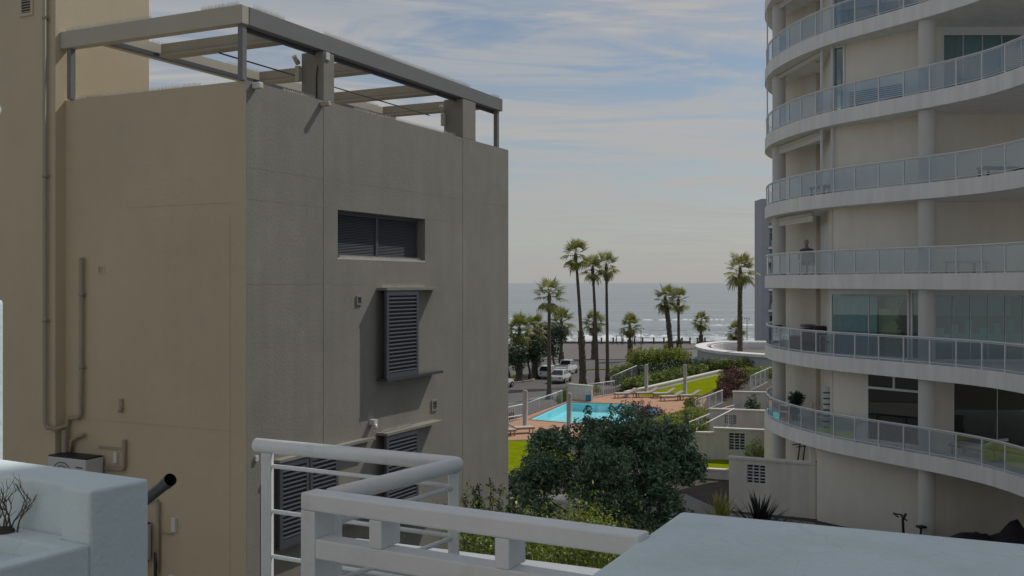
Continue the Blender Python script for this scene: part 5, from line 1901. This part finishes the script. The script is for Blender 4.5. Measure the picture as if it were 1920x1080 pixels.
breaker(44, 92, 395, .55, 1, 'long white breaker out beyond the single palm')
breaker(66, 95, 345, .6, 2, 'short white breaker right of the single palm')
breaker(-8, 22, 292, .6, 3, 'white surf behind the group of three palms')
breaker(10, 48, 272, .7, 4, 'white surf right of the short promenade palm')
breaker(2, 36, 260, .8, 5, 'nearest white surf against the sea wall')
breaker(-30, 8, 405, .35, 7, 'thin wave line beside the taupe house')

# ================================================================== CURVED TERRACE HOUSE AND FAR BLOCK
TH = thing('curved_terrace', 'pale house with a curved roof terrace behind the lawn', 'building', (29, 112, -11))
HO = (29, 112, -11)


def ell(a, b, n_=48):
    return [(29 + a * math.cos(2 * math.pi * k / n_), 112 + b * math.sin(2 * math.pi * k / n_)) for k in range(n_)]


def ring(mb, a0, b0, a1, b1, z0, z1, n_=48):
    o_, i_ = ell(a0, b0), ell(a1, b1)
    v = [(x, y, z0) for x, y in o_] + [(x, y, z1) for x, y in o_] + [(x, y, z0) for x, y in i_] + [(x, y, z1) for x, y in i_]
    f = []
    for k in range(n_):
        q = (k + 1) % n_
        f += [(k, q, n_ + q, n_ + k), (n_ + k, n_ + q, 3 * n_ + q, 3 * n_ + k), (3 * n_ + k, 3 * n_ + q, 2 * n_ + q, 2 * n_ + k), (2 * n_ + k, 2 * n_ + q, q, k)]
    return mb.add(v, f)


ring(MB(), 8.2, 12.5, 7.95, 12.2, -11.5, -7.45).build('wall', mat('terrace_house_wall', (.50, .53, .54), .7, .08, .5), TH, off=HO)
ring(MB(), 8.45, 12.8, 7.2, 11.3, -7.445, -7.15).build('rim', M_TOWER, TH, off=HO)
ring(MB(), 6.7, 10.5, 6.5, 10.2, -8.0, -7.2).build('inner_rim', M_TOWER, TH, off=HO)
MB().prism(ell(7.9, 12.1)[::-1], -8.1, -8.0).build('terrace_floor', M_PLAZA, TH, off=HO)
for k in range(20, 42):
    a = 2 * math.pi * k / 48
    x_, y_ = 29 + 8.22 * math.cos(a), 112 + 12.52 * math.sin(a)
    MB().box((x_ - .5, y_ - .06, -10.6), (x_ + .5, y_ + .06, -8.6)).build('window_pane', G_WIN, TH, off=HO)
umb = MB().tube([(26.0, 116, -8), (26.0, 116, -5.7)], .04, 8).lathe([(.30, -1.9), (.22, -1.2), (.10, -.5), (.02, 0)], (26.0, 116, -5.6), 10)
tag(umb.build('parasol', M_AWN), 'folded white parasol on the curved terrace', 'parasol')

FB = thing('far_block', 'grey apartment block far behind the tower edge', 'building', (39, 146, land_z(146)))
FO = (39, 146, land_z(146))
MB().box((34.5, 140, -12), (35.6, 144.0, 11.6)).build('wall', M_FARB, FB, off=FO)
MB().box((35.6, 141.6, -12), (48, 144, 11.2)).build('wall', M_FARB, FB, off=FO)
for k in range(9):
    z = 10.6 - k * 2.9
    if z < -12:
        break
    MB().box((35.4, 139.7, z - 3.05), (48, 141.59, z - 2.75)).build('balcony_slab', M_TOWER, FB, off=FO)
    MB().box((35.7, 139.8, z - 2.749), (48, 139.9, z - 1.85)).build('balustrade', G_PANE if k % 2 else M_FARB, FB, off=FO)
    w = MB().box((35.9, 141.5, z - 2.7), (38.2, 141.58, z - .6)).build('window', M_ALU, FB, off=FO)
    MB().box((36.0, 141.45, z - 2.6), (38.1, 141.49, z - .7)).build('pane', G_DARK, w, off=FO)

# ================================================================== THINGS ON THE TOWER
# seated person on the balcony
SP = thing('person', 'grey-haired person in grey-green top sitting on the balcony', 'person', (12.02, 41.3, .301), R(150))
J = [((0, 0, .52), (.17, .14)), ((0, -.03, .75), (.16, .12)), ((0, .0, 1.00), (.19, .12)), ((0, .04, 1.12), .06), ((0, .07, 1.22), (.078, .095)), ((0, .07, 1.33), (.075, .088)),
     ((.11, .03, .50), .095), ((.13, .46, .52), .07), ((.13, .50, .10), .048), ((.13, .62, .04), .038),
     ((-.11, .03, .50), .095), ((-.13, .46, .52), .07), ((-.13, .50, .10), .048), ((-.13, .62, .04), .038),
     ((.22, .0, 1.02), .068), ((.29, .10, .78), .05), ((.20, .33, .66), .034),
     ((-.22, .0, 1.02), .068), ((-.29, .10, .78), .05), ((-.20, .33, .66), .034)]
E = [(0, 1), (1, 2), (2, 3), (3, 4), (4, 5), (0, 6), (6, 7), (7, 8), (8, 9), (0, 10), (10, 11), (11, 12), (12, 13), (2, 14), (14, 15), (15, 16), (2, 17), (17, 18), (18, 19)]
hand(J, E, 16, (-.2, 1, -.4), (-1, 0, 0))
hand(J, E, 19, (.2, 1, -.4), (-1, 0, 0))
skin_body('body', J, E, person_mat('sitter', (.09, .11, .10), (.03, .03, .04), (.36, .24, .18), .6, 1.09), SP, 2)
MB().lathe([(.088, -.05), (.10, .0), (.088, .06), (.05, .10), (.001, .115)], (0, .05, 1.34), 12).build('hair', HAIRG, SP)


def chair(x, y, z, rz, label, m=M_DARKMET, seat=M_CLOTHD, group='balcony chairs'):
    t_ = thing('balcony_chair', label, 'chair', (x, y, z), R(rz), group)
    for sx in (-.24, .24):
        for sy in (-.22, .24):
            MB().tube([(sx, sy, 0), (sx, sy, .42 if sy > 0 else .9)], .014, 6).build('leg', m, t_)
        MB().tube([(sx, -.22, .64), (sx, .24, .64), (sx, .24, .42)], .014, 6).build('armrest', m, t_)
    MB().box((-.25, -.22, .40), (.25, .26, .44)).build('seat', seat, t_, bevel=.01)
    MB().box((-.25, -.25, .48), (.25, -.21, .92)).build('backrest', seat, t_, bevel=.01)
    return t_


chair(12.07, 41.22, .301, 150, 'dark chair under the person on the balcony')
chair(12.25, 39.7, -5.699, 120, 'white chair on the lowest balcony beside the striped cushion', M_ALU, M_AWN)
chair(11.8, 40.6, -5.699, 60, 'white chair on the lowest balcony beside the potted plant', M_ALU, M_AWN)
chair(12.2, 39.0, -2.699, 100, 'white-framed chair on the balcony beside the covered table', M_ALU, M_CLOTHD)
chair(11.3, 42.2, -2.699, 220, 'white-framed chair at the balcony end by the column', M_ALU, M_CLOTHD)
# covered table on the glazed floor's balcony
ct = thing('covered_table', 'black covered table on the balcony above the potted plant', 'table', (12.0, 40.9, -2.699))
mb = MB().add([(-.55, -.8, 0), (.55, -.8, 0), (.6, .8, 0), (-.6, .8, 0), (-.5, -.75, .72), (.5, -.75, .74), (.5, .75, .70), (-.52, .75, .74), (-.3, -.5, .86), (.3, -.45, .92), (.28, .3, .88), (-.3, .3, .84)], [(0, 1, 5, 4), (1, 2, 6, 5), (2, 3, 7, 6), (3, 0, 4, 7), (4, 5, 9, 8), (5, 6, 10, 9), (6, 7, 11, 10), (7, 4, 8, 11), (8, 9, 10, 11)])
mb.build('cover', M_CLOTHD, ct, bevel=.04)
MB().box((-.12, -1.25, 0), (.35, -.9, 1.0)).build('side_cover', M_CLOTHD, ct, bevel=.06)
MB().box((-.3, -.3, .90), (.2, .25, 1.02)).build('cushion', M_RED if False else mat('mauve_cushion', (.22, .16, .20), .9), ct, bevel=.05)


def potted(x, y, z, h, label, m=L_MID, r=.26, seed=3, n=700):
    t_ = thing('potted_plant', label, 'potted plant', (x, y, z))
    MB().lathe([(r * .7, 0), (r, .45), (r * 1.05, .46), (r * 1.05, .52), (r * .9, .52), (r * .85, .42), (.001, .42)], (0, 0, 0), 16).build('pot', M_POT, t_)
    lob = [(0, 0, .5 + h * .5, r * 1.2, r * 1.2, h * .5), (.1, .05, .5 + h * .75, r * .9, r * .9, h * .3)]
    link('foliage', leaves('foliage', lob, n, .17, m, seed, .25, .3), t_)
    MB().tube([(0, 0, .42), (.02, 0, .5 + h * .6)], [.02, .01], 6).build('stem', M_BARK, t_)


potted(11.75, 41.9, -5.699, .65, 'potted plant beside the column on the lowest balcony', L_DARK)
potted(13.95, 35.95, -2.699, 1.5, 'tall potted plant standing inside the big window', L_MID, .22, 4, 900)
potted(11.2, 41.4, -5.699, .1, 'white pot without tall leaves at the lowest balcony end', L_MID, .2, 5, 60)
um = thing('folded_parasol', 'striped folded cushion leaning on the corner of the lowest balcony', 'cushion', (12.15, 38.6, -5.699))
MB().box((-.28, -.06, .02), (.28, .06, 1.75)).build('cushion', M_CURT, um, bevel=.05)
for k in range(7):
    MB().box((-.285, -.068, .15 + k * .22), (.285, .068, .23 + k * .22)).build('stripe', M_SHUT, um, bevel=.03)
for i, (x, y, lab) in enumerate(((15.2, 33.0, 'white sun lounger on the lowest balcony behind the glass'), (16.2, 32.2, 'second white sun lounger on the lowest balcony, at the right edge'))):
    o = copy_tree(LP)
    o.location = (x, y, -5.699)
    o.rotation_euler = (0, 0, R(-65))
    o['label'] = lab
    o['group'] = 'loungers on the lowest balcony'

# ---------------------------------------------------------------- yard: fitness machines, covered shapes, box
tag(MB().prism([(9.7, 40.0), (11.55, 38.85), (12.2, 41.4), (10.9, 41.9)], -9, -7.35).build('patio', M_GARDENW), 'raised patio behind the joining cream wall', 'patio')
tm = thing('treadmill', 'black treadmill on the patio beside the tower base', 'treadmill', (11.05, 40.6, -7.349), R(-85))
tm.scale = (.8, .8, .8)
MB().box((-.35, -.8, .10), (.35, .8, .22)).build('deck', M_BLACK, tm, bevel=.03)
for s in (-.33, .33):
    MB().tube([(s, .65, .2), (s, .8, 1.25)], .035, 8).build('upright', M_BLACK, tm)
    MB().tube([(s, .8, 1.05), (s, .35, 1.0)], .025, 8).build('handrail', M_BLACK, tm)
MB().box((-.38, .74, 1.15), (.38, .86, 1.45)).build('console', M_BLACK, tm, bevel=.03)
eb = thing('exercise_bike', 'black exercise machine half hidden by the right tower column', 'exercise bike', (13.35, 33.6, ZT), R(100))
MB().box((-.25, -.55, 0), (.25, -.45, .06)).box((-.25, .45, 0), (.25, .55, .06)).box((-.05, -.5, .02), (.05, .5, .10)).build('base', M_BLACK, eb)
MB().tube([(0, .35, .1), (0, .42, 1.15), (0, .30, 1.35)], .045, 8).build('mast', M_BLACK, eb)
MB().tube([(-.26, .42, 1.18), (-.24, .62, 1.32), (0, .42, 1.30), (.24, .62, 1.32), (.26, .42, 1.18)], .025, 8).build('handlebar', M_BLACK, eb)
MB().tube([(0, -.15, .1), (0, -.25, .85)], .035, 8).build('seat_post', M_BLACK, eb)
MB().box((-.12, -.40, .85), (.12, -.10, .93)).build('saddle', M_BLACK, eb, bevel=.03)
MB().tube([(-.06, .1, .40), (.06, .1, .40)], .26, 20).build('flywheel', M_DARKMET, eb)


def cover_lump(name, label, x, y, rz, L_, W_, prof, m, cat):
    """draped cover over a machine: lofted from a side profile (along, height)"""
    t_ = thing(name, label, cat, (x, y, ZT), R(rz))
    v, f = [], []
    rg = random.Random(int(x * 10))
    for a, h in prof:
        for q in range(9):
            s = -1 + q / 4
            hh = h * (1 - abs(s) ** 3) + rg.uniform(-.03, .03)
            v.append((a * L_, s * W_ * (1 + .1 * rg.uniform(-1, 1)), max(.02, hh)))
    n_ = len(prof)
    for i in range(n_ - 1):
        for q in range(8):
            f.append((i * 9 + q, i * 9 + q + 1, i * 9 + 10 + q, i * 9 + 9 + q))
    MB().add(v, f, True).build('cover', m, t_)
    return t_


cover_lump('covered_motorcycle', 'black covered motorcycle under the lowest balcony at the right edge', 15.6, 32.4, -20, 1.15, .45, [(-1, .05), (-.9, .75), (-.6, .95), (-.3, .85), (0, 1.0), (.25, 1.35), (.45, 1.5), (.6, 1.2), (.85, .8), (1, .05)], M_CLOTHD, 'motorcycle')
cover_lump('covered_grill', 'black covered low machine behind the pale box', 14.6, 32.3, 10, .75, .45, [(-1, .05), (-.9, .9), (-.3, 1.05), (.2, 1.0), (.8, .95), (1, .05)], M_CLOTHD, 'machine')
pb_ = thing('storage_box', 'pale low storage box in front of the covered machines', 'box', (14.0, 30.3, ZT), R(-10))
MB().box((-.7, -.3, 0), (.7, .3, .95)).build('box', M_GARDENW, pb_, bevel=.02)
MB().box((-.73, -.33, .951), (.73, .33, 1.02)).build('lid', M_KERB, pb_, bevel=.015)

# dark low furniture behind the balustrades
for i, (x, y, z, rz, L_, lab) in enumerate(((11.95, 38.9, 3.301, 100, 1.2, 'black low table behind the balcony glass below the second awning'), (16.2, 32.6, 3.301, 10, 2.4, 'long black low table at the right end of the balcony'), (14.9, 33.2, .301, 30, 1.6, 'pale low bench behind the balcony glass right of the column'))):
    t_ = thing('low_table', lab, 'table', (x, y, z), R(rz))
    m_ = M_CLOTHD if i < 2 else M_CUSH
    MB().box((-L_ / 2, -.28, .34), (L_ / 2, .28, .40)).build('table_top', m_, t_, bevel=.01)
    for sx in (-L_ / 2 + .08, L_ / 2 - .08):
        for sy in (-.22, .22):
            MB().box((sx - .03, sy - .03, 0), (sx + .03, sy + .03, .34)).build('leg', m_, t_)
